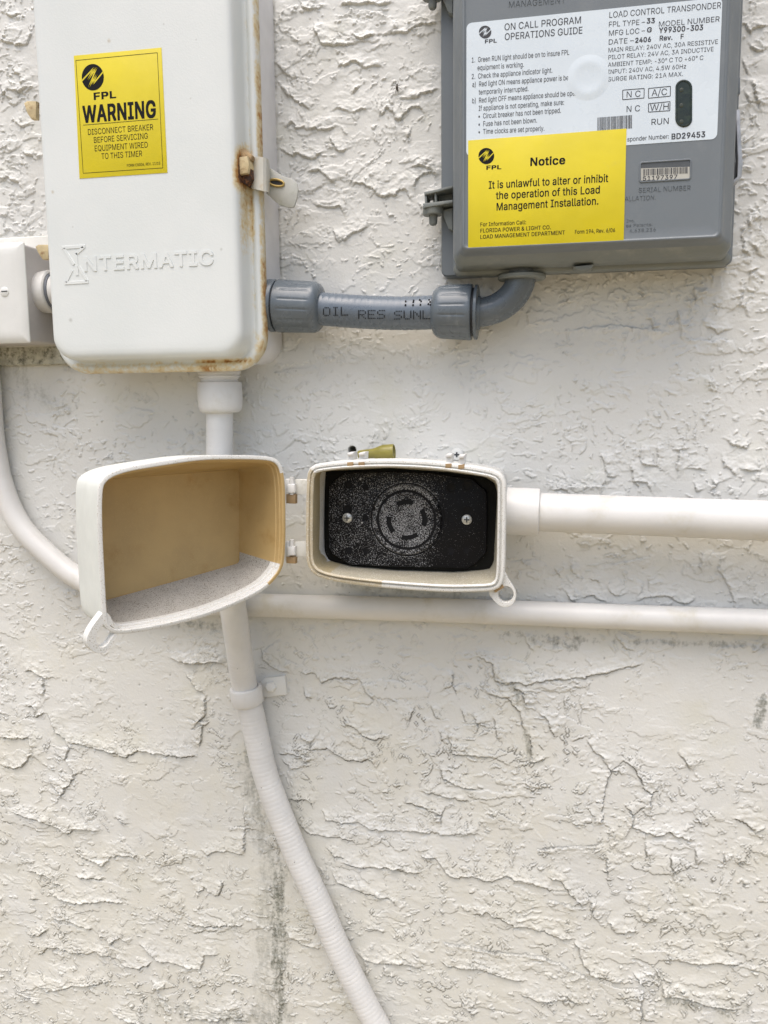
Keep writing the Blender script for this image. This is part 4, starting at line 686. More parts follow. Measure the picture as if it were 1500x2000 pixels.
c = m.mix(m.mapr(rv, .06, .42), c, (.60, .50, .30)); c = m.mix(m.mapr(rv, .36, .74), c, (.36, .175, .045)); c = m.mix(m.mapr(rv, .70, 1.0), c, (.075, .028, .012))
m_cover = m.done(c, m.mapr(rv, .2, .8, .36, .85), 0, m.bump(m.noise(900, 3), .3, .0003))
cover = obj('cover', mb, m_cover, t, sharp=60, attr={'rust': rust})
# raised maker's lettering
Q = z((0, 400), 2.5); mb = MB(); D0 = 66.15
text(mb, 'NTERMATIC', Q(412, 324), Q(1045, 291), 26.5, D0, .026, thick=.55)
def bar(a, b_, wpx, th=.45):
    A, B = pt(*Q(*a), D0), pt(*Q(*b_), D0); n = (B-A)/np.linalg.norm(B-A); s = np.array([-n[2], 0, n[0]])*wpx/2.5*mmpx(150, 500, D0)/2
    P = [A-s, B-s, B+s, A+s]; mb.add([p-np.array([0, th, 0]) for p in P]+[p+np.sign(i-1.5)*s*.25 for i, p in enumerate(P)], [[0, 1, 2, 3]]+[[i, (i+1) % 4, (i+1) % 4+4, i+4] for i in range(4)])
for a, b_ in (((303, 210), (417, 203)), ((316, 383), (432, 376)), ((312, 214), (362, 292)), ((408, 208), (372, 240)), ((372, 236), (378, 345)), ((384, 300), (426, 372)), ((322, 378), (352, 318))): bar(a, b_, 14)
obj('embossed_lettering', mb, m_cover, cover)
# hasp: lug through a rusted slot, strap round the flange, folded tab with a brass ring
mb = MB(); slab(mb, px2([(466, 336), (489, 328), (491, 347), (481, 361), (468, 354)], 57), 44, 57, .4)
obj('hasp_slot', mb, simple('rust_hole', (.035, .018, .012), .9, var=.4, vs_=300, grime=((.20, .08, .025), .45, .62, 350)), t)
mb = MB(); slab(mb, px2([(470, 290), (480, 292), (492, 303), (490, 312), (474, 308), (467, 300)], 57), 44, 57, .4)
obj('slot_rim', mb, m_rustm, t)
mb = MB(); slab(mb, px2([(463, 306), (483, 304), (487, 320), (484, 338), (466, 341), (462, 322)], 60), 44, 60, 1.2)
obj('hasp_lug', mb, m_tanm, t)
mb = MB()
def sheet(mb, path, th=1.0):   # path: (px, d); swept between two heights, slightly skewed
    rs = []
    for i, (x, d, ya, yb) in enumerate(path): rs.append([pt(x, ya, d), pt(x, yb, d), pt(x, yb, d)+np.array([-.3, th, 0]), pt(x, ya, d)+np.array([-.3, th, 0])])
    mb.rings(rs)
sheet(mb, [(489, 49, 306, 366), (496, 51.5, 306, 369), (506, 52.5, 306, 371), (514, 52.3, 307, 373), (520, 50.5, 308, 374), (524, 46.5, 311, 375), (526, 41, 315, 376), (527, 34, 322, 377)])
obj('hasp_strap', mb, simple('strap_paint', (.54, .53, .47), .5, var=.06, grime=((.45, .33, .16), .5, .8, 90)), t)
mb = MB(); slab(mb, px2([(522, 327), (531, 330), (551, 343), (571, 350), (580, 358), (582, 372), (579, 390), (574, 404), (566, 406), (545, 400), (520, 378)], 33), 31.4, 33, .5)
tab = obj('hasp_tab', mb, simple('tab_paint', (.45, .45, .41), .55, var=.08, vs_=120, grime=((.33, .34, .27), .5, .75, 130)), t)
mb = MB(); path = [pt(540+14.5*math.cos(a), 357+6.5*math.sin(a)+ (2*math.cos(a)), 33.6) for a in np.linspace(0, 2*math.pi, 25)]
tube(mb, path, .75, 8, cap=False); slab(mb, px2([(540+12*math.cos(a), 357+4.5*math.sin(a)+2*math.cos(a)) for a in np.linspace(0, 2*math.pi, 17)[:-1]], 33.2), 33, 33.2, 0, 1)
obj('padlock_eye', mb, [simple('brass', (.42, .30, .10), .45, metal=.4, var=.2), m_dark], tab)
for (a, b_) in (((48, 198), (72, 233)), ((70, 478), (96, 507))):
    mb = MB(); slab(mb, px2([(a[0], a[1]+4), (a[0]+6, a[1]), (b_[0], a[1]), (b_[0], b_[1]), (a[0]+14, b_[1]), (a[0]+6, b_[1]-12)], 36), 33, 37, .6)
    obj('hinge_tab', mb, m_tanm, t)
# yellow warning sticker
Q = z((0, 0), 2.5); D0 = 66.2
mb = MB(); slab(mb, px2([Q(360, 272), Q(388, 872), Q(817, 843), Q(788, 232)], D0+.25), D0-.5, D0+.28, 0.05)
st = obj('warning_sticker', mb, m_yellow, t, label='yellow sticker with WARNING and disconnect breaker wording')
mb = MB(); d = D0+.36
frame_px(mb, [Q(370, 295), Q(406, 846), Q(795, 820), Q(768, 257)], 1.0, d)
logo(mb, Q(453, 377), 54/2.5, 65/2.5, d, 1, 0)
for a in (('FPL', (458, 487), (567, 477), 33, .03), ('WARNING', (405, 598), (762, 571), 78, .028), ('DISCONNECT BREAKER', (430, 659), (748, 634), 28, .0), ('BEFORE SERVICING', (459, 698), (722, 677), 28, 0),
          ('EQUIPMENT WIRED', (463, 739), (722, 720), 28, 0), ('TO THIS TIMER', (496, 777), (694, 763), 28, 0), ('FORM C0006, REV. 11/15', (620, 815), (782, 803), 13, .008)):
    text(mb, a[0], Q(*a[1]), Q(*a[2]), a[3]/2.5, d, a[4])
line_px(mb, Q(406, 611), Q(772, 581), 1.0, d)
obj('printed_lettering', mb, [m_black, m_yellow], st)

# ------------------------------------------------------------------ grey load control box
t = thing('load_control_box', 'grey plastic load control transponder box with a white label and yellow notice', 'electrical box', (20, 0, 86))
mb = MB(); B = (-77, 112, 87, 330)
mb.rings([rr(B[0], B[1], B[2], B[3], 4, -4, 5), rr(B[0], B[1], B[2], B[3], 4, 12, 5), rr(B[0]+.8, B[1]-.8, B[2]+.8, B[3]-.8, 3.4, 13, 5), rr(-66, 107, 88, 320, 4, 13.2, 5), rr(-66, 107, 88, 320, 4, 30, 5)])
obj('back_box', mb, m_grey, t)
mb = MB()
mb.rings([rr(-67, 108, 84.5, 322, 5, 22, 6), rr(-67, 108, 84.5, 322, 5, 29, 6), rr(-66.3, 107.2, 85.3, 321, 5, 30, 6), rr(-65.2, 105.6, 87.0, 320, 5, 30.3, 6), rr(-65.0, 105.2, 87.3, 320, 6, 33, 6),
          rr(-64.8, 104.6, 87.6, 320, 7, 46, 6), rr(-64.0, 104.0, 88.4, 319, 7, 49, 6), rr(-62.5, 102.4, 90.4, 317, 6, 51.5, 6), rr(-60.5, 99.6, 92.6, 315, 5, 54.5, 6), rr(-58.6, 97.2, 94.2, 313, 4, 58.5, 6), rr(-57.6, 96.0, 95.2, 312, 3.6, 61.4, 6),
          rr(-57.0, 95.3, 95.8, 311, 3.2, 62.0, 6), rr(-56.2, 94.4, 96.6, 310, 2.8, 62.0, 6), rr(-55.8, 94.0, 97.0, 310, 2.6, 61.4, 6), rr(-55.0, 93.2, 97.8, 309, 2.5, 61.2, 6), rr(-50, 88, 104, 300, 2, 61.2, 6)],
         mfun=lambda c, n: 0)
for k in range(len(mb.f)):
    P = np.array([mb.v[i] for i in mb.f[k]]).mean(0)
    if P[2] < 94 and -P[1] < 55: mb.m[k] = 1
cov = obj('cover', mb, [m_grey, m_greylow], t, sharp=50)
PD = 61.2
mb = MB(); a0 = pt(911, 150, PD); a1 = pt(1405, 150, PD); b0 = pt(1150, 21.5, PD); b1 = pt(1300, 278.5, PD)
R = (a0[0], a1[0], b1[2], b0[2])
mb.rings([rr(*R, 3.2, PD-.4, 6), rr(*R, 3.2, PD+.2, 6)])
lab = obj('instruction_label', mb, m_label, t, label='white printed instruction and rating label')
mb = MB(); Q = z((800, 0), 2.142857); d = PD+.3
logo(mb, Q(316, 134), 26/2.14, 27/2.14, d, 1, 0)
L_ = [('FPL', (315, 181), (365, 177), 15, .03), ('ON CALL PROGRAM', (397, 127), (717, 97), 28, .004), ('OPERATIONS GUIDE', (398, 168), (723, 140), 28, .004),
 ('1.  Green RUN light should be on to insure FPL', (260, 262), (668, 229), 21, .004), ('equipment is working.', (284, 294), (478, 280), 21, .004), ('2.  Check the appliance indicator light.', (260, 331), (597, 304), 21, .004),
 ('a)  Red light ON means appliance power is being', (262, 364), (692, 333), 21, .004), ('temporarily interrupted.', (289, 396), (497, 381), 21, .004), ('b)  Red light OFF means appliance should be operable.', (262, 432), (742, 396), 21, .004),
 ('If appliance is not operating, make sure:', (289, 464), (646, 438), 21, .004), ('\u2022  Circuit breaker has not been tripped.', (288, 497), (633, 472), 21, .004), ('\u2022  Fuse has not been blown.', (288, 530), (533, 513), 21, .004), ('\u2022  Time clocks are set properly.', (288, 562), (564, 547), 21, .004),
 ('LOAD CONTROL TRANSPONDER', (836, 75), (1303, 34), 25, .0), ('FPL TYPE \u2013', (834, 113), (985, 102), 22, 0), ('33', (992, 98), (1026, 96), 21, .025), ('MODEL NUMBER', (1043, 112), (1297, 90), 22, 0),
 ('MFG LOC \u2013', (834, 150), (985, 138), 22, 0), ('G', (993, 135), (1013, 134), 20, .025), ('Y99300-303', (1043, 138), (1228, 125), 22, .022), ('DATE \u2013', (833, 187), (938, 179), 22, 0), ('2406', (944, 179), (1010, 174), 20, .025), ('Rev.', (1046, 170), (1100, 166), 20, .022), ('F', (1134, 163), (1147, 162), 20, .022),
 ('MAIN RELAY: 240V AC, 30A RESISTIVE', (832, 219), (1290, 183), 18, 0), ('PILOT RELAY: 24V AC, 3A INDUCTIVE', (832, 249), (1272, 214), 18, 0), ('AMBIENT TEMP: -30\u00b0 C TO +60\u00b0 C', (830, 280), (1229, 250), 18, 0), ('INPUT: 240V AC, 4.5W 60Hz', (830, 310), (1157, 286), 18, 0), ('SURGE RATING: 21A MAX.', (830, 341), (1144, 318), 18, 0),
 ('N C', (908, 408), (966, 404), 25, 0), ('A/C', (1013, 402), (1077, 397), 27, 0), ('N C', (908, 469), (964, 465), 25, 0), ('W/H', (1006, 463), (1084, 458), 26, 0), ('RUN', (1012, 523), (1084, 518), 25, 0),
 ('sponder Number:', (911, 592), (1085, 579), 18, .004), ('BD29453', (1096, 583), (1237, 573), 23, .022)]
for s_, p0, p1, cap, bo in L_: text(mb, s_, Q(*p0), Q(*p1), cap/2.142857, d, bo)
for c_ in ([(892, 377), (982, 370), (981, 410), (892, 417)], [(1000, 370), (1092, 361), (1091, 402), (1000, 411)], [(1000, 434), (1090, 425), (1089, 463), (1000, 469)]): frame_px(mb, [Q(*p) for p in c_], 1.5, d)
random.seed(4); x = 786
while x < 930:
    wd = random.choice([2, 2, 3, 4]); yy = 492-(x-785)*.075
    mb.add([pt(*Q(*p), d) for p in ((x, yy), (x, yy+56), (x+wd, yy+56), (x+wd, yy))], [[0, 1, 2, 3]]); x += wd+random.choice([1.5, 2, 3])
obj('printed_lettering', mb, [m_blackg, m_label], lab)
mb = MB(); c_ = pt(1149, 152, PD); lathe(mb, c_-np.array([0, .1, 0]), (0, -1, 0), [(0, 14), (.1, 13), (.18, 12), (.42, 10), (.5, 8.5), (.4, 7), (.26, 5), (.22, 3), (.22, 0.6)], 36)
obj('label_blister', mb, m_label, lab, sharp=80)
mb = MB(); c_ = [1335.5, 202]; P = [(c_[0]+16.5*math.cos(a), c_[1]+(30 if math.sin(a) > 0 else -30)+16.5*math.sin(a)) for a in np.linspace(0, 2*math.pi, 41)[:-1]]
P2 = ccw(px2(P, d)); mb.rings([ring2(P2, PD-.2), ring2(P2, PD+.5), ring2(offset2(P2, .4), PD+.7), ring2(offset2(P2, 1.0), PD+.6), ring2(offset2(P2, 1.2), PD+.25)])
win = obj('indicator_window', mb, simple('dark_green_lens', (.012, .018, .010), .2, var=.3, vs_=150, grime=((.035, .05, .025), .5, .75, 160)), t)
for yy in (176, 206, 238):
    mb = MB(); lathe(mb, pt(1331, yy, PD+.2), (0, -1, 0), [(0, 1.3), (.15, 1.2), (.25, .8), (.27, .2)], 14); obj('indicator_lamp', mb, simple('unlit_lamp', (.035, .04, .025), .3), win)
# serial number window
Q = z((800, 230), 2.142857)
mb = MB(); P2 = rr(pt(*Q(961, 222), PD)[0], pt(*Q(1179, 222), PD)[0], pt(*Q(1070, 266), PD)[2], pt(*Q(1070, 178), PD)[2], 1.6, 0, 5); P2 = ccw([(p[0], p[2]) for p in P2])
mb.rings([ring2(P2, PD-.2), ring2(P2, PD+.45), ring2(offset2(P2, .35), PD+.6), ring2(offset2(P2, .8), PD+.5), ring2(offset2(P2, .9), PD+.1)])
sw = obj('serial_window', mb, m_greyp, t)
mb = MB(); Pi = offset2(P2, .95); slab(mb, Pi, PD-.2, PD+.12, 0); obj('window_recess', mb, simple('shadowed_recess', (.07, .078, .085), .6), sw)
mb = MB(); slab(mb, px2([Q(968, 212), Q(968, 263), Q(1172, 257), Q(1172, 205)], PD+.2), PD, PD+.22, 0)
tagp = obj('serial_tag', mb, simple('serial_paper', (.42, .41, .36), .5), sw)
mb = MB(); x = 978; d = PD+.3
while x < 1160:
    wd = random.choice([2, 3, 5]); yy = 215-(x-978)*.05
    mb.add([pt(*Q(*p), d) for p in ((x, yy), (x, yy+27), (x+wd, yy+27), (x+wd, yy))], [[0, 1, 2, 3]]); x += wd+random.choice([2, 3, 4])
text(mb, '51197397', Q(976, 263), Q(1120, 256), 18/2.14, d, .01); obj('printed_digits', mb, m_blackg, tagp)
mb = MB()
text(mb, 'SERIAL NUMBER', Q(958, 313), Q(1176, 302), 20/2.14, PD-.02, .0, thick=.3); text(mb, 'ALLATION.', Q(900, 349), Q(1030, 342), 19/2.14, PD-.02, .0, thick=.25)
text(mb, 'Inc.', Q(908, 438), Q(942, 436), 13/2.14, PD-.02, 0, thick=.2); text(mb, 'es Patents:', Q(906, 458), Q(1016, 452), 13/2.14, PD-.02, 0, thick=.2); text(mb, '4,638,236', Q(920, 480), Q(1030, 474), 14/2.14, PD-.02, 0, thick=.2)
obj('embossed_lettering', mb, m_greyp, cov); mb = MB()
Q2 = z((800, 0), 2.142857); text(mb, 'MANAGEMENT', Q2(415, 32), Q2(652, 12), 26/2.14, PD-.02, .0, thick=.3)
obj('embossed_lettering', mb, m_greyp, cov)
# yellow notice
mb = MB(); slab(mb, px2([Q(245, 95), Q(245, 552), Q(896, 518), Q(908, 45)], PD+.4), PD, PD+.45, .05)
no = obj('notice_sticker', mb, m_yellow, t, label='yellow notice sticker about altering the installation')
mb = MB(); d = PD+.53
logo(mb, Q(321, 160), 33/2.14, 34/2.14, d, 1, 0)
for a in (('FPL', (321, 217), (384, 214), 16, .03), ('Notice', (505, 201), (651, 193), 33, .022), ('It is unlawful to alter or inhibit', (331, 297), (831, 268), 31, .012), ('the operation of this Load', (361, 341), (796, 316), 31, .012), ('Management Installation.', (364, 388), (790, 363), 31, .012),
          ('For Information Call:', (296, 455), (487, 445), 16, .01), ('FLORIDA POWER & LIGHT CO.', (296, 481), (591, 466), 16, .01), ('LOAD MANAGEMENT DEPARTMENT', (296, 507), (650, 488), 16, .01), ('Form 194, Rev. 6/06', (692, 486), (860, 478), 16, .01)):
    text(mb, a[0], Q(*a[1]), Q(*a[2]), a[3]/2.142857, d, a[4])
obj('printed_lettering', mb, [m_black, m_yellow], no)
# hinge lugs on the left, each with its pin
for dy in (0, -399):
    ly = [(826, 376), (884, 362), (884, 372), (828, 387)]
    mb = MB(); off = np.array([0, 0, 0.0]); dz = -dy*.3692*.93
    def sh_(pts, d): return [(p[0]+(1.2 if dy else 0)*0, p[1]+dz) for p in px2(pts, d)]
    slab(mb, sh_([(828, 375), (884, 362), (884, 367), (829, 381)], 28), 10, 28, .5)
    slab(mb, sh_([(826, 397), (884, 390), (884, 396), (827, 406)], 28), 10, 28, .5)
    slab(mb, sh_([(829, 380), (833, 380), (834, 400), (830, 400)], 27), 10, 27, .3); slab(mb, sh_([(848, 376), (852, 375), (853, 396), (849, 396)], 26), 10, 26, .3)
    slab(mb, sh_([(846, 376), (884, 367), (884, 391), (846, 397)], 15), 6, 15, .3)
    slab(mb, sh_([(862, 412), (884, 405), (884, 450), (876, 446)], 20), 6, 20, .4)
    lug = obj('hinge_lug', mb, m_greylow, t)
    mb = MB(); o_ = pt(846, 402, 20)+np.array([0, 0, dz]); lathe(mb, o_, (0, 0, -1), [(0, 6.6), (.4, 7), (5.4, 7), (6.2, 6.6), (6.3, 3), (8, 2.9), (11.5, 2.7), (12.6, 2), (13, .5)], 24)
    obj('hinge_pin', mb, m_greylow, lug)
mb = MB(); slab(mb, px2([(1437, 214), (1445, 213), (1448, 280), (1451, 320), (1449, 345), (1440, 357), (1432, 359), (1432, 352), (1440, 345), (1441, 310)], 34), 28, 34, .5)
lt = obj('latch_clip', mb, m_steel, t)
mb = MB(); slab(mb, px2([(1432, 318), (1437, 316), (1437, 352), (1432, 354)], 33), 24, 33, .4); obj('latch_slot', mb, m_dark, lt)
mb = MB(); slab(mb, px2([(1438, 156), (1446, 150), (1446, 182), (1439, 185)], 20), 8, 20, .4); obj('latch_stop', mb, m_grey, t)
mb = MB(); slab(mb, px2([(1120, 521), (1160, 517), (1152, 526), (1138, 529), (1126, 526)], 42), 30, 43.5, .4); obj('drain_notch', mb, m_greylow, t)

# ------------------------------------------------------------------ liquidtight hose between the boxes
t = thing('flexible_conduit', 'short grey ribbed flexible conduit with two gland nuts between the electrical boxes', 'conduit', pt(735, 610, 24))
AX = 24.0
cl = crom([pt(*p, AX) for p in ((560, 598), (622, 603), (700, 609), (780, 612), (850, 610), (900, 608))], 12, False)
P, s = respace(cl, .45); r = 11.3+.22*np.abs(np.sin(s*math.pi/4.6))**.6-.1
mb = MB(); tube(mb, P, r, 40); hose = obj('hose', mb, m_hose, t)
GL = {'O': '01110 10001 10001 10001 10001 10001 01110', 'I': '01110 00100 00100 00100 00100 00100 01110', 'L': '10000 10000 10000 10000 10000 10000 11111', 'R': '11110 10001 10001 11110 10100 10010 10001', 'E': '11111 10000 10000 11110 10000 10000 11111', 'S': '01111 10000 10000 01110 00001 00001 11110', 'U': '10001 10001 10001 10001 10001 10001 01110', 'N': '10001 11001 10101 10101 10011 10001 10001'}
mb = MB(); Q = z((500, 500), 2.5); ctr = np.array(cl)
def on_hose(px, py):
    p = pt(px, py, AX+8); k = np.argmin(np.abs(ctr[:, 0]-p[0])); c_ = ctr[k]
    for _ in range(4):
        dz_ = np.clip(p[2]-c_[2], -11, 11); dd = AX+math.sqrt(11.62**2-dz_**2); p = pt(px, py, dd)
    return p
def word(wd, a, b_, cap):
    n = len(wd); ts = np.linspace(0, 1, n+1)
    for i, ch in enumerate(wd):
        for rr_, row in enumerate(GL[ch].split()):
            for cc, bit in enumerate(row):
                if bit == '0': continue
                f = (i+.08+.84*cc/4*.84)/n*(n/(n-.14)); x = a[0]+(b_[0]-a[0])*f; y = a[1]+(b_[1]-a[1])*f-cap*(6-rr_)/6
                c_ = on_hose(*Q(x, y)); nrm = np.array([0, c_[1]+AX, c_[2]-ctr[np.argmin(np.abs(ctr[:, 0]-c_[0]))][2]]); nrm /= np.linalg.norm(nrm); v_ = np.cross(nrm, [1, 0, 0])
                mb.add([c_+.45*(math.cos(q_)*np.array([1, 0, 0])+math.sin(q_)*v_) for q_ in np.linspace(0, 2*math.pi, 7)[:-1]], [list(range(6))])
word('OIL', (326, 291), (450, 288), 38); word('RES', (498, 305), (630, 304), 38); word('SUNL', (673, 308), (852, 306), 38)
random.seed(9)
for x, y in ((730, 240), (767, 240), (803, 238), (850, 225), (731, 222), (768, 225), (800, 215), (770, 218), (845, 215), (806, 222), (842, 235), (852, 238)):
    c_ = on_hose(*Q(x, y)); mb.add([c_+np.array([dx, -.05, dz_]) for dx, dz_ in ((-.7, -.6), (.5, -.8), (.6, .6), (-.4, .8))], [[0, 1, 2, 3]])
obj('printed_lettering', mb, m_black, hose)
def nutmod(t0, t1):
    def f(tt, a):
        g_ = abs(((a*8/(2*math.pi)) % 1)-.5)*2          # 0 at slot centre .. 1 between
        edge = math.exp(-((g_-.52)/.07)**2)
        return 1-.03*edge*(1 if t0 < tt < t1 else 0)
    return f
def gland(name, pa, ra, pb, ring_first=True):
    """ring + fluted nut from px pa to pb along the hose"""
    A, B_ = pt(*pa, AX), pt(*pb, AX); L = np.linalg.norm(B_-A); axd = (B_-A)/L
    mb = MB(); R0 = ra
    lathe(mb, A, axd, [(0, R0*.93), (.6, R0), (6.2, R0*1.0), (7.0, R0*.97), (7.2, R0*.9)], 48)
    ringo = obj('locking_ring', mb, m_greyn, t)
    mb = MB(); lathe(mb, A, axd, [(7.0, R0*.9), (8.2, R0*.9)], 40); obj('gasket', mb, m_dark, t)
    pr = [(8.2, R0*.96), (8.6, R0*1.0), (10, R0*1.0)]+[(10+k*1.1, R0*(1-.0015*k)) for k in range(1, int((L-15)/1.1))]+[(L-5, R0*.965), (L-2.5, R0*.90), (L-.8, R0*.80), (L, R0*.69)]
    mb = MB(); lathe(mb, A, axd, pr, 192, mod=nutmod(12.5, L-6)); obj('gland_nut', mb, m_greyn, t, sharp=60)
gland('left', (522, 597), 18.2, (629, 601))
# right gland runs the other way
A_, B_ = (934, 610), (846, 610)
Aw, Bw = pt(*A_, AX), pt(*B_, AX); L = np.linalg.norm(Bw-Aw); axd = (Bw-Aw)/L; R0 = 18.6
mb = MB(); lathe(mb, Aw, axd, [(0, R0*.9), (.3, R0*.97), (2.0, R0*.98), (2.4, R0*.93), (2.5, R0*.85)], 48); obj('locking_ring', mb, m_greyn, t)
mb = MB(); lathe(mb, Aw, axd, [(2.4, R0*.86), (4.0, R0*.86)], 40); obj('gasket', mb, m_dark, t)
mb = MB(); lathe(mb, Aw, axd, [(4.0, R0*.97), (4.4, R0), (6, R0)]+[(6+k*1.1, R0*(1-.003*k)) for k in range(1, int((L-11)/1.1))]+[(L-5, R0*.94), (L-2.4, R0*.87), (L-.7, R0*.78), (L, R0*.68)], 192, mod=nutmod(8, L-6)); obj('gland_nut', mb, m_greyn, t, sharp=60)
path = crom([pt(925, 611, AX), pt(948, 609, AX), pt(972, 601, AX), pt(994, 586, AX), pt(1010, 566, AX), pt(1018, 543, AX), pt(1019, 525, AX)], 8, False)
mb = MB(); tube(mb, path, [9.6+.4*math.sin(i*.02) for i in range(len(path))], 32)
lathe(mb, pt(936, 611, AX), pt(926, 611, AX)-pt(936, 611, AX), [(-1, 10.8), (0, 11.5), (4, 11.5)], 32)
obj('elbow_fitting', mb, m_greyn, t)
mb = MB(); e_ = pt(1019, 545, AX); lathe(mb, (e_[0], -AX, 84.2), (0, 0, -1), [(0, 15), (.4, 15.8), (2.2, 15.8), (3.0, 15), (3.1, 12)], 36); obj('locknut', mb, m_greylow, t)

# ------------------------------------------------------------------ junction box at the left edge
p_ = pt(0, 570, 0)
t = thing('junction_box', 'white junction box with a screwed cover plate at the left edge', 'electrical box', (p_[0], 0, 40))
jx1 = pt(50, 570, 45)[0]; jz1 = pt(20, 473, 45)[2]; jz0 = pt(20, 670, 45)[2]; jx0 = jx1-74
mb = MB(); mb.rings([rr(jx0-30, -330, 33.5, pt(40, 463, 5)[2], 2, -4, 4), rr(jx0-30, -330, 33.5, pt(40, 463, 5)[2], 2, 5, 4), rr(jx0-29, -331, 34.5, pt(40, 463, 5)[2]-1, 2, 6, 4)])
for k in range(len(mb.f)):
    P = np.array([mb.v[i] for i in mb.f[k]]).mean(0)
    if P[2] < 36: mb.m[k] = 1
obj('back_plate', mb, [m_paintd, m_grime], t)
mb = MB(); mb.rings([rr(jx0-30, -329.5, 34.2, jz0-.2, 1, 0, 4), rr(jx0-30, -329.5, 34.2, jz0-.2, 1, 6.4, 4)]); obj('bottom_ledge', mb, m_grime, t, label='mildewed strip below the cover plate')
mb = MB(); mb.rings([rr(jx0+1, jx1-1, jz0+1, jz1-1, 2, 0, 4), rr(jx0+1, jx1-1, jz0+1, jz1-1, 2, 42.5, 4)]); obj('body', mb, simple('box_side_paint', (.50, .48, .47), .5, var=.05), t)
mb = MB(); mb.rings([rr(jx0, jx1, jz0, jz1, .8, 42.5, 4), rr(jx0, jx1, jz0, jz1, .8, 43.5, 4), rr(jx0+1.2, jx1-1.2, jz0+1.2, jz1-1.2, .8, 44.6, 4), rr(jx0+5, jx1-5, jz0+5, jz1-5, 2, 45.6, 4), rr(jx0+9, jx1-9, jz0+9, jz1-9, 2, 45.7, 4)])
cp = obj('cover_plate', mb, m_paint, t)
mb = MB(); c_ = pt(9, 570, 45.8); lathe(mb, c_+np.array([0, .2, 0]), (0, -1, 0), [(0, 3.6), (.5, 3.4), (.9, 2.6), (1.0, .4)], 20); mb.box(c_+np.array([.3, -.9, .3]), (2.4, .12, .35), 1)
obj('screw', mb, [m_paint, m_dark], cp)
# connector between it and the time switch
c0 = pt(56, 570, 27)
t = thing('pipe_connector', 'white round hub with dark gasket between junction box and rusty time switch box', 'connector', c0)
mb = MB(); lathe(mb, (jx1-2, -22, c0[2]), (1, 0, 0), [(0, 14), (1, 15), (7.5, 15.8), (9.5, 15.6), (10.4, 14.6), (10.5, 12)], 40); obj('hub', mb, m_pvc, t)
mb = MB(); lathe(mb, (jx1-2, -22, c0[2]), (1, 0, 0), [(10.3, 13.6), (12.2, 13.6)], 40); obj('gasket', mb, simple('blue_grey_gasket', (.13, .14, .16), .5), t)
mb = MB(); lathe(mb, (jx1-2, -22, c0[2]), (1, 0, 0), [(12.0, 12.6), (12.6, 13.1), (30, 13.1)], 40); obj('nipple', mb, m_pvc, t)

# ------------------------------------------------------------------ painted hose dropping from the time switch
c0 = pt(429, 800, 23)
t = thing('painted_conduit', 'white painted ribbed hose dropping from the time switch box behind the open lid', 'conduit', c0)
mb = MB(); o_ = pt(430, 722, 23); o2 = pt(429, 806, 23); cx = (o_[0]+o2[0])/2; zt = 30.0; zb = o2[2]
L = zt-zb; k = L
lathe(mb, (cx, -23, zt), (0, 0, -1), [(0, 15.2), (7.0, 15.2), (7.3, 14.5), (8.0, 14.5), (8.3, 15.1), (8.8, 15.1), (9.1, 14.3), (9.9, 14.3), (10.2, 13.4), (12.3, 13.4), (12.6, 15.4), (13.4, 16.0), (k-10, 16.2), (k-4.5, 16.0), (k-1.5, 15), (k, 12.8)], 44)
obj('connector', mb, m_pvc, t)
hp_ = [(429, 800, 23), (429, 890, 24), (431, 1000, 27), (442, 1100, 30), (457, 1200, 31), (467, 1270, 24), (477, 1336, 15.5), (491, 1392, 12.5), (506, 1460, 11.5), (521, 1520, 11.5), (551, 1600, 11.5), (584, 1680, 11.5), (621, 1760, 11.5), (655, 1840, 11.5), (693, 1920, 11.5), (735, 2000, 11.5), (782, 2085, 12), (836, 2170, 13), (900, 2260, 14)]
P, s = respace(crom([pt(x, y, d) for x, y, d in hp_], 14, False), .4)
rib = np.clip((s-60)/60, .15, 1)
r = 9.75+rib*.15*(np.abs(np.sin(s*math.pi/3.5))**.5-.5)+.08*fbm(77, s/9, s*0, 3)+.06*fbm(78, s/1.3, s*0, 2)
mb = MB(); tube(mb, P, r, 36); hs = obj('hose', mb, m_hose_white, t, sharp=75)
HP = P
# pipe strap
k = np.argmin([abs(p[2]-pt(481, 1358, 15)[2]) for p in P]); c_ = P[k]; axd = P[k+8]-P[k-8]; axd /= np.linalg.norm(axd)
t = thing('pipe_strap', 'white one-hole pipe strap screwed to the wall over the painted hose', 'strap', (c_[0], 0, c_[2]))
axb = axd*.6+np.array([0, 0, -1])*.4; axb /= np.linalg.norm(axb)
mb = MB(); lathe(mb, c_, axb, [(-6.6, 11.2), (-6.3, 12.1), (-5.6, 12.4), (5.6, 12.4), (6.3, 12.1), (6.6, 11.2), (6.6, 10.0), (-6.6, 10.0), (-6.6, 11.2)], 40, cap=False); obj('band', mb, m_pvc, t)
mb = MB(); slab(mb, px2([(506, 1336), (516, 1325), (556, 1320), (560, 1357), (530, 1361), (512, 1362)], 4), -2, 4, .8); obj('tab', mb, m_paint, t)
mb = MB(); c_ = pt(529, 1341, 4); lathe(mb, c_, (0, -1, 0), [(0, 5.0), (.8, 5.0), (2.0, 4.4), (2.8, 3.2), (3.1, .5)], 6); obj('screw', mb, m_paint, t, sharp=25)

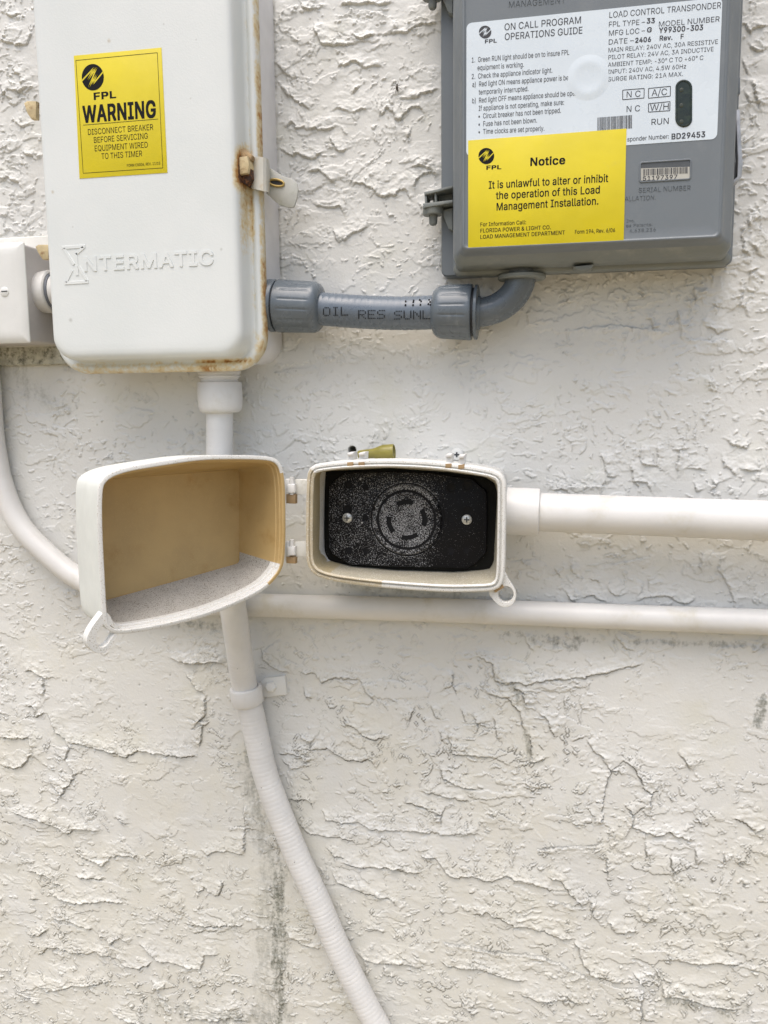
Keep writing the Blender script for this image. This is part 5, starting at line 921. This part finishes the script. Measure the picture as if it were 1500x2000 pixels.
# ------------------------------------------------------------------ bent pipe running along the wall
lp = [(-30, 640), (-24, 720), (-19, 790), (-12, 870), (5, 950), (37, 1022), (87, 1077), (150, 1127), (225, 1160), (320, 1176), (480, 1181), (760, 1189), (1000, 1196.5), (1250, 1206), (1500, 1215), (1750, 1224), (2250, 1242), (2900, 1266)]
t = thing('bent_pipe', 'thin white pipe bending from the left edge and running below the open box', 'pipe', pt(150, 1127, 10))
P, s = respace(crom([pt(x, y, 10.5) for x, y in lp], 14, False), 3.0)
mb = MB(); tube(mb, P, 8.75, 32); obj('pipe', mb, m_pvc, t)

# ------------------------------------------------------------------ inlet box pipe
t = thing('inlet_pipe', 'thick white pipe with socket joined to the right side of the open inlet box', 'pipe', pt(1050, 1000, 30))
pa, pb, pc = pt(990, 997.5, 28), pt(1054, 1000, 28), pt(3000, 1075, 28)
mb = MB(); tube(mb, [pa, pb+(pc-pb)*.01, pc], 13.1, 40); obj('pipe', mb, m_pvc, t)
mb = MB(); axd = (pb-pa)/np.linalg.norm(pb-pa); L = np.linalg.norm(pb-pa); lathe(mb, pa, axd, [(0, 16.2), (L-1.6, 16.1), (L-.5, 15.8), (L, 15.0), (L+.05, 13)], 44); obj('socket', mb, m_pvc, t)

# ------------------------------------------------------------------ power inlet box
bc = pt(790, 1020, 0)
t = thing('inlet_box', 'open white weatherproof inlet box with black round twist-lock receptacle', 'inlet box', (bc[0], 0, bc[2]))
RD = 66.0; N = 120
rim = [(599, 930), (606, 913), (622, 906), (680, 899.5), (750, 897), (820, 899), (890, 905.5), (950, 915), (972, 921.5), (984, 934), (988, 955), (987, 1050), (985, 1120), (980, 1142), (966, 1153.5), (930, 1156.5), (860, 1156.5), (760, 1149.5), (690, 1142), (640, 1133.5), (612, 1122), (600, 1104), (596.5, 1080), (596.5, 1000)]
R0 = resample(px2([tuple(p) for p in crom(rim, 4)], RD), N); cc = R0.mean(0)
Qb = z((620, 850), 3.947)
back = [(46, 275), (560, 250), (1000, 280), (1290, 318), (1372, 370), (1388, 450), (1362, 980), (1325, 1035), (1050, 1055), (600, 1040), (260, 1010), (90, 968), (40, 880)]
BD = 29.0
Bk = resample(px2([Qb(*p) for p in back], BD), N, cc)
inn = resample(offset2(R0, 5.2), N, cc)
mb = MB()
rs = [ring2(offset2(R0, 3.5), -3), ring2(offset2(R0, 3.0), 56), ring2(R0, 57), ring2(R0, 65), ring2(offset2(R0, .5), 65.8), ring2(offset2(R0, 1.2), 66), ring2(offset2(R0, 2.3), 66), ring2(offset2(R0, 2.6), 64.8), ring2(offset2(R0, 3.3), 64.8), ring2(offset2(R0, 3.6), 66.4), ring2(offset2(R0, 4.0), 66.7), ring2(offset2(R0, 4.6), 66.6), ring2(inn, 65.8)]
nf0 = len(mb.f); mb.rings(rs, cap1=False)
for k_ in range((len(rs)-1)*N):
    a_ = math.degrees(2*math.pi*(k_ % N+.5)/N)
    if 150 < a_ < 250 and k_//N >= 4: mb.m[nf0+k_] = 3
w2 = (inn*.85+Bk*.15); rs2 = [ring2(inn, 65.8), ring2(inn*.92+Bk*.08, 61), ring2(Bk*.95+inn*.05, BD+2), ring2(Bk, BD)]
nf0 = len(mb.f); mb.rings(rs2, cap0=False, mi=1)
for k_ in range((len(rs2)-1)*N):
    if 140 < math.degrees(2*math.pi*(k_ % N+.5)/N) < 212: mb.m[nf0+k_] = 2
hb = obj('housing', mb, [m_rimw, m_boxin, m_boxtan, m_rimtan], t, sharp=45)
# receptacle
def spray(kcov, big):
    m = NT('sprayed_black_plastic'); o_ = (pt(850, 1000, BD)-ORIGIN[t])/1000
    X_ = m.xyz(); side = m.math('ADD', X_[0], m.math('ADD', m.math('MULTIPLY', m.noise(60, 3), .022), m.math('MULTIPLY', X_[2], -.12)))
    lim = float(o_[0])+.006
    cover_ = m.math('MULTIPLY', m.mapr(side, lim-.002, lim+.0165, 1, .04), m.mapr(m.noise(110, 3, .6), .3, .6, .62, 1.05))
    dens = m.math('ADD', m.noise(1150, 3, .8), m.math('MULTIPLY', cover_, kcov))
    f1 = m.mapr(dens, .655, .70); f2 = m.math('MULTIPLY', m.mapr(m.noise(380, 2, .5), .70, .74), cover_)
    c = m.mix(m.math('MULTIPLY', f1, .75), (.005, .005, .006), (.46, .46, .46)); c = m.mix(m.math('MULTIPLY', f2, big), c, (.62, .62, .60))
    return m.done(c, .45, 0, None, .16)
m_spray, m_sprayd = spray(.10, 1.0), spray(.165, .3)
mb = MB(); slab(mb, offset2(Bk, .3), BD-1, BD+.8, .2); gk = obj('gasket_plate', mb, simple('black_gasket', (.008, .008, .007), .6, spec=.15, speck=((.08, .08, .07), .68, .72, 800)), t)
FD = 34.0
plate = [(90, 400), (130, 350), (215, 290), (600, 285), (850, 292), (1190, 335), (1305, 440), (1308, 700), (1300, 905), (1225, 985), (1150, 1028), (980, 1022), (600, 1015), (250, 998), (115, 915), (88, 860), (85, 600)]
mb = MB(); slab(mb, px2([Qb(*p) for p in plate], FD), BD, FD, .8); fp = obj('receptacle', mb, m_spray, t)
cR = pt(*Qb(690, 650), FD); k = mmpx(795, 1015, FD)/3.947
mb = MB(); lathe(mb, cR, (0, -1, 0), [(-.5, 292*k), (.5, 290*k), (.55, 283*k), (.1, 281*k), (.1, 276*k), (1.6, 268*k), (2.3, 262*k), (2.4, 232*k), (2.0, 228*k), (.6, 226*k), (.5, 216*k), (2.0, 214*k), (2.5, 210*k), (2.6, 60*k), (2.6, 2)], 64)
fd = obj('socket_face', mb, m_sprayd, fp, sharp=30)
for ra, rb, nm in ((284, 274, 'outer_groove_shadow'), (231, 213, 'inner_groove_shadow')):  # black rings that paint in the shadow of the face grooves
    mb = MB(); lathe(mb, cR+np.array([0, -2.0 if ra < 250 else -.2, 0]), (0, -1, 0), [(0, rb*k), (.52 if ra < 250 else .45, rb*k), (.52 if ra < 250 else .45, ra*k), (0, ra*k)], 64, cap=False); obj(nm, mb, m_black, fd)
mb = MB()
def arc_slot(cx, cy, r, a0, a1, wd):
    A = np.linspace(math.radians(a0), math.radians(a1), 10)
    P = [(cx+(r+wd/2)*math.cos(a), cy-(r+wd/2)*math.sin(a)) for a in A]+[(cx+(r-wd/2)*math.cos(a), cy-(r-wd/2)*math.sin(a)) for a in A[::-1]]
    slab(mb, px2([Qb(*p) for p in P], FD+2.7), FD+2, FD+2.75, 0)
for a0, a1, wd in ((70, 122, 36), (-20, 34, 38), (170, 222, 36), (254, 306, 34)): arc_slot(688, 652, 138, a0, a1, wd)
obj('contact_slots', mb, m_black, fd)
for x, y, r in ((240, 385, 28), (370, 400, 24), (1030, 408, 38), (1155, 392, 40), (370, 637, 24), (1030, 650, 32), (245, 888, 28), (1030, 895, 30), (370, 890, 20), (1150, 890, 26), (232, 575, 38), (1160, 590, 46)):
    mb = MB(); lathe(mb, pt(*Qb(x, y), FD), (0, -1, 0), [(-.3, r*k), (.25, r*k), (.3, r*k*.8), (.05, r*k*.7), (.05, .1)], 20); obj('moulded_hole', mb, m_black, fp)
for x, y in ((232, 637), (1152, 650)):
    mb = MB(); c_ = pt(*Qb(x, y), FD); lathe(mb, c_, (0, -1, 0), [(0, 39*k), (.9, 38*k), (1.6, 28*k), (1.75, 1*k)], 24)
    mb.box(c_+np.array([0, -1.7, 0]), (1.9, .12, .4), 1); mb.box(c_+np.array([0, -1.72, 0]), (.4, .12, 1.9), 1); obj('screw', mb, [m_screw, m_dark], fp)
# clips on the top rim
for x, y in ((684, 889), (706, 889), (876, 892), (901, 894)):
    mb = MB(); slab(mb, px2([(x-6, y+13), (x-4, y-5), (x+7, y-6), (x+6, y+12)], 63), 52, 63, .8); slab(mb, px2([(x-5, y+1), (x-5, y-4), (x+7, y-5), (x+6, y)], 64), 62, 65, .5)
    obj('rim_clip', mb, m_pvc, t)
    mb = MB(); slab(mb, px2([(x-6, y+14), (x+6, y+13), (x+6, y+21), (x-6, y+22)], RD+.1), 64, RD+.25, .05); obj('bare_patch', mb, m_brownp, t)
# eyelet at the lower right corner
def loopplate(mb, out, hole, to3, th, N=64):
    c_ = np.array(hole).mean(0); O = resample(out, N, c_); I = resample(hole, N, c_)
    e = .5
    rs = [to3(O, 0), to3(O, th-e), to3(offset2(O, e*.6), th), to3(offset2(I, -e*.6), th), to3(I, th-e), to3(I, 0)]
    mb.rings(rs, False, False, loop=True)
outl = [(974, 1118), (985, 1116), (992, 1130), (1003, 1147), (1008, 1160), (1006, 1173), (998, 1182), (986, 1185), (974, 1181), (963, 1170), (955, 1158), (958, 1146), (966, 1140)]
hole = [(988+15*math.cos(a), 1160+16*math.sin(a)) for a in np.linspace(0, 2*math.pi, 25)[:-1]]
mb = MB(); loopplate(mb, px2([tuple(p) for p in crom(outl, 4)], 60), px2(hole, 60), lambda P, h: ring2(P, 57+h), 4.5); obj('lock_eyelet', mb, m_rimw, t)
mb = MB(); slab(mb, px2([(962, 1152), (981, 1141), (985, 1147), (968, 1157)], 62), 58, 63, .6); obj('eyelet_rib', mb, m_brownp, t)

# ------------------------------------------------------------------ the open lid (hinged to the box: a part of it)
A50 = math.radians(50); HO = pt(573, 1015, 62); UL = np.array([-math.cos(A50), -math.sin(A50), 0]); NL = np.array([math.sin(A50), -math.cos(A50), 0])
def lidp(P, h): return [HO+UL*(-p[0])+np.array([0, 0, p[1]])+NL*h for p in P]
def lid2(px, py):
    q_ = pplane(px, py, HO, NL)-HO; return (-(q_@UL), q_[2])
lr = [(240, 230), (300, 186), (400, 155), (520, 134), (610, 120), (760, 98), (900, 88), (1100, 88), (1235, 100), (1290, 145), (1311, 250), (1316, 420), (1315, 600), (1300, 740), (1240, 832), (1150, 902), (1000, 975), (850, 1032), (720, 1068), (600, 1097), (470, 1122), (340, 1136), (268, 1110), (243, 1030), (228, 800), (214, 500), (216, 300)]
Lr = resample([lid2(120+x/3, 860+y/3) for x, y in [tuple(p) for p in crom(lr, 4)]], 140)
HB = 50.0
mb = MB()
mb.rings([lidp(Lr, -1.5), lidp(Lr, -.4), lidp(offset2(Lr, .5), 0), lidp(offset2(Lr, 2.2), 0), lidp(offset2(Lr, 2.7), -.5)], False, False, mi=1)
for k_ in range(4*140):
    a_ = (2*math.pi*(k_ % 140+.5)/140+math.pi) % (2*math.pi)-math.pi
    if -.62 < a_ < .50 and k_//140 >= 2: mb.m[k_] = 2
mb.rings([lidp(Lr, -1.5), lidp(offset2(Lr, .2), -6), lidp(offset2(Lr, 1.6), -HB+9), lidp(offset2(Lr, 2.6), -HB+4), lidp(offset2(Lr, 5), -HB+.8), lidp(offset2(Lr, 8), -HB), lidp(Lr.mean(0)+(Lr-Lr.mean(0))*.8, -HB-.1)], cap0=False, mi=0)
base_i = len(mb.f)
QB = [pplane(x, y, HO+NL*(-HB+2.3), NL)-HO for x, y in ((466, 1099), (467, 917), (190, 938), (203, 1172))]
QB = [(-(q_@UL), q_[2]) for q_ in QB]
cq = np.array(QB).mean(0)
def rq(P, r):   # rounded quadrilateral
    P = [np.array(p) for p in ccw(P)]; out = []
    for i in range(4):
        a, b_, c_ = P[i-1], P[i], P[(i+1) % 4]; u_ = (a-b_)/np.linalg.norm(a-b_); v_ = (c_-b_)/np.linalg.norm(c_-b_)
        for q_ in np.linspace(0, 1, 6): out.append(b_+u_*r*(1-q_)**2+v_*r*q_**2)
    return out
L0 = resample(Lr, 280, cq); Bq = resample(rq(QB, 2.5), 280, cq); Bq = np.array([o_ if np.linalg.norm(o_-cq) < np.linalg.norm(l_-cq)-3.0 else cq+(l_-cq)*(1-3.0/np.linalg.norm(l_-cq)) for o_, l_ in zip(Bq, L0)])
I5 = offset2(L0, 5.0)
ins = [lidp(offset2(L0, 2.7), -.5), lidp(offset2(L0, 3.0), -2.5), lidp(offset2(L0, 3.7), -3.0), lidp(offset2(L0, 4.0), -6), lidp(offset2(L0, 4.6), -6.4), lidp(I5, -10), lidp(I5*.03+Bq*.97, -HB+3.4), lidp(Bq, -HB+2.4), lidp(cq+(Bq-cq)*.96, -HB+2.3)]
mb.rings(ins, cap0=False, mi=2)
ang = lambda p: math.atan2(p[1]-cq[1], p[0]-cq[0])
Pc = ccw(QB); lowest = sorted(Pc, key=lambda p: p[1])[:2]; aL, aR = sorted(ang(p) for p in lowest)
for r_i in range(6):
    for i in range(280):
        a_ = 2*math.pi*(i+.5)/280; a_ = a_-2*math.pi if a_ > math.pi else a_
        if aL-(.02 if r_i == 5 else 0) < a_ < aR+.12: mb.m[base_i+r_i*280+i] = 3 if r_i >= 5 else 1
lid = obj('lid', mb, [m_lidout, m_rimw, m_tan, m_over], t, sharp=40, label='open lid with bare tan inside, swung out to the left')
# hinge knuckles and ears
for y0_, y1_ in ((928, 984), (1050, 1101)):
    mb = MB(); a = pt(570, y0_+4, 60); b_ = pt(570, y1_-18, 60)
    tube(mb, [a, b_], 1.5, 14)
    slab(mb, px2([(557, y0_+8), (566, y0_+8), (566, y1_-4), (557, y1_-6)], 60), 56, 60.5, .5)
    slab(mb, px2([(562, y0_+18), (577, y0_+17), (577, y0_+34), (562, y0_+35)], 61), 57, 62.5, .8)
    kn = obj('hinge', mb, m_pvc, t)
    mb = MB(); slab(mb, px2([(576, y0_+9), (602, y0_+8), (602, y0_+37), (576, y0_+38)], 58), 54, 58.5, .6); obj('hinge_ear', mb, m_paintd, kn)
    mb = MB(); slab(mb, px2([(559, y0_+37), (577, y0_+37), (577, y1_), (559, y1_-1)], 60.5), 56, 60.8, .4); obj('bare_patch', mb, m_brownp, kn)
# lid's lock loop
o2 = [(203, 1196), (192, 1208), (178, 1228), (170, 1246), (172, 1262), (182, 1273), (196, 1277), (210, 1272), (222, 1256), (232, 1238), (236, 1228), (222, 1214), (214, 1200)]
h2 = [(199, 1224), (190, 1240), (189, 1254), (197, 1264), (208, 1261), (218, 1247), (226, 1234), (222, 1227), (212, 1221)]
mb = MB(); loopplate(mb, [lid2(*p) for p in [tuple(p) for p in crom(o2, 4)]], [lid2(*p) for p in [tuple(p) for p in crom(h2, 4)]], lambda P, h: lidp(P, -7+h), 6.5)
obj('lock_loop', mb, m_rimw, lid)

# ------------------------------------------------------------------ small things by the box
a = pt(708, 884, 8)
t = thing('wire_connector', 'olive yellow plastic wire connector lying on top of the inlet box', 'wire connector', a)
mb = MB(); A_, B_ = pt(700, 888, 18), pt(770, 882, 18); ax2 = B_-A_; L = np.linalg.norm(ax2)
def wing(tt, an): return 1+(.10*abs(math.cos(an*1.0)) if tt > L*.55 else 0)
lathe(mb, A_, ax2, [(0, 2.6), (1, 3.0), (L*.42, 3.5), (L*.58, 4.7), (L*.70, 5.6), (L-1, 5.4), (L, 5.2), (L, 4.4), (L-4, 3.9), (L-8, 1)], 36, mod=wing); obj('shell', mb, m_olive, t)
p_ = pt(893, 887, 0)
t = thing('wall_screw', 'white painted screw and washer in the wall above the inlet box', 'screw', p_)
mb = MB(); lathe(mb, p_+np.array([0, 3, 0]), (0, -1, 0), [(0, 4.6), (4.6, 4.6), (5.6, 4.0), (6.0, 2.6), (6.1, .2)], 24); wsr = obj('head', mb, m_paint, t)
mb = MB(); c_ = p_+np.array([0, -3.15, -.2]); mb.box(c_, (1.8, .15, .55)); mb.box(c_-np.array([0, .02, 0]), (.55, .15, 1.8)); obj('cross_slot', mb, m_dark, wsr)
p_ = pt(776, 172, 1.5)
mb = MB(); tube(mb, [p_+np.array([0, -.8, 2.2]), p_+np.array([0, -1.2, 1.0]), p_+np.array([0, -1.3, -.6]), p_+np.array([0, -.8, -2.6])], [.3, .75, .9, .25], 10)
for s_ in (-1, 1):
    for k in range(4):
        b_ = p_+np.array([0, -.9, .9-.4*k]); an = math.radians(62-42*k)
        tube(mb, [b_, b_+np.array([s_*2.0*math.cos(an), -.9, 2.0*math.sin(an)]), b_+np.array([s_*3.6*math.cos(an*1.1), .9, 3.9*math.sin(an*1.1)])], [.18, .14, .08], 5)
sp = obj('spider', mb, simple('spider_brown', (.06, .045, .03), .6, var=.3, vs_=500), o=p_)
sp['label'] = 'small brown spider on the stucco left of the grey box'; sp['category'] = 'spider'
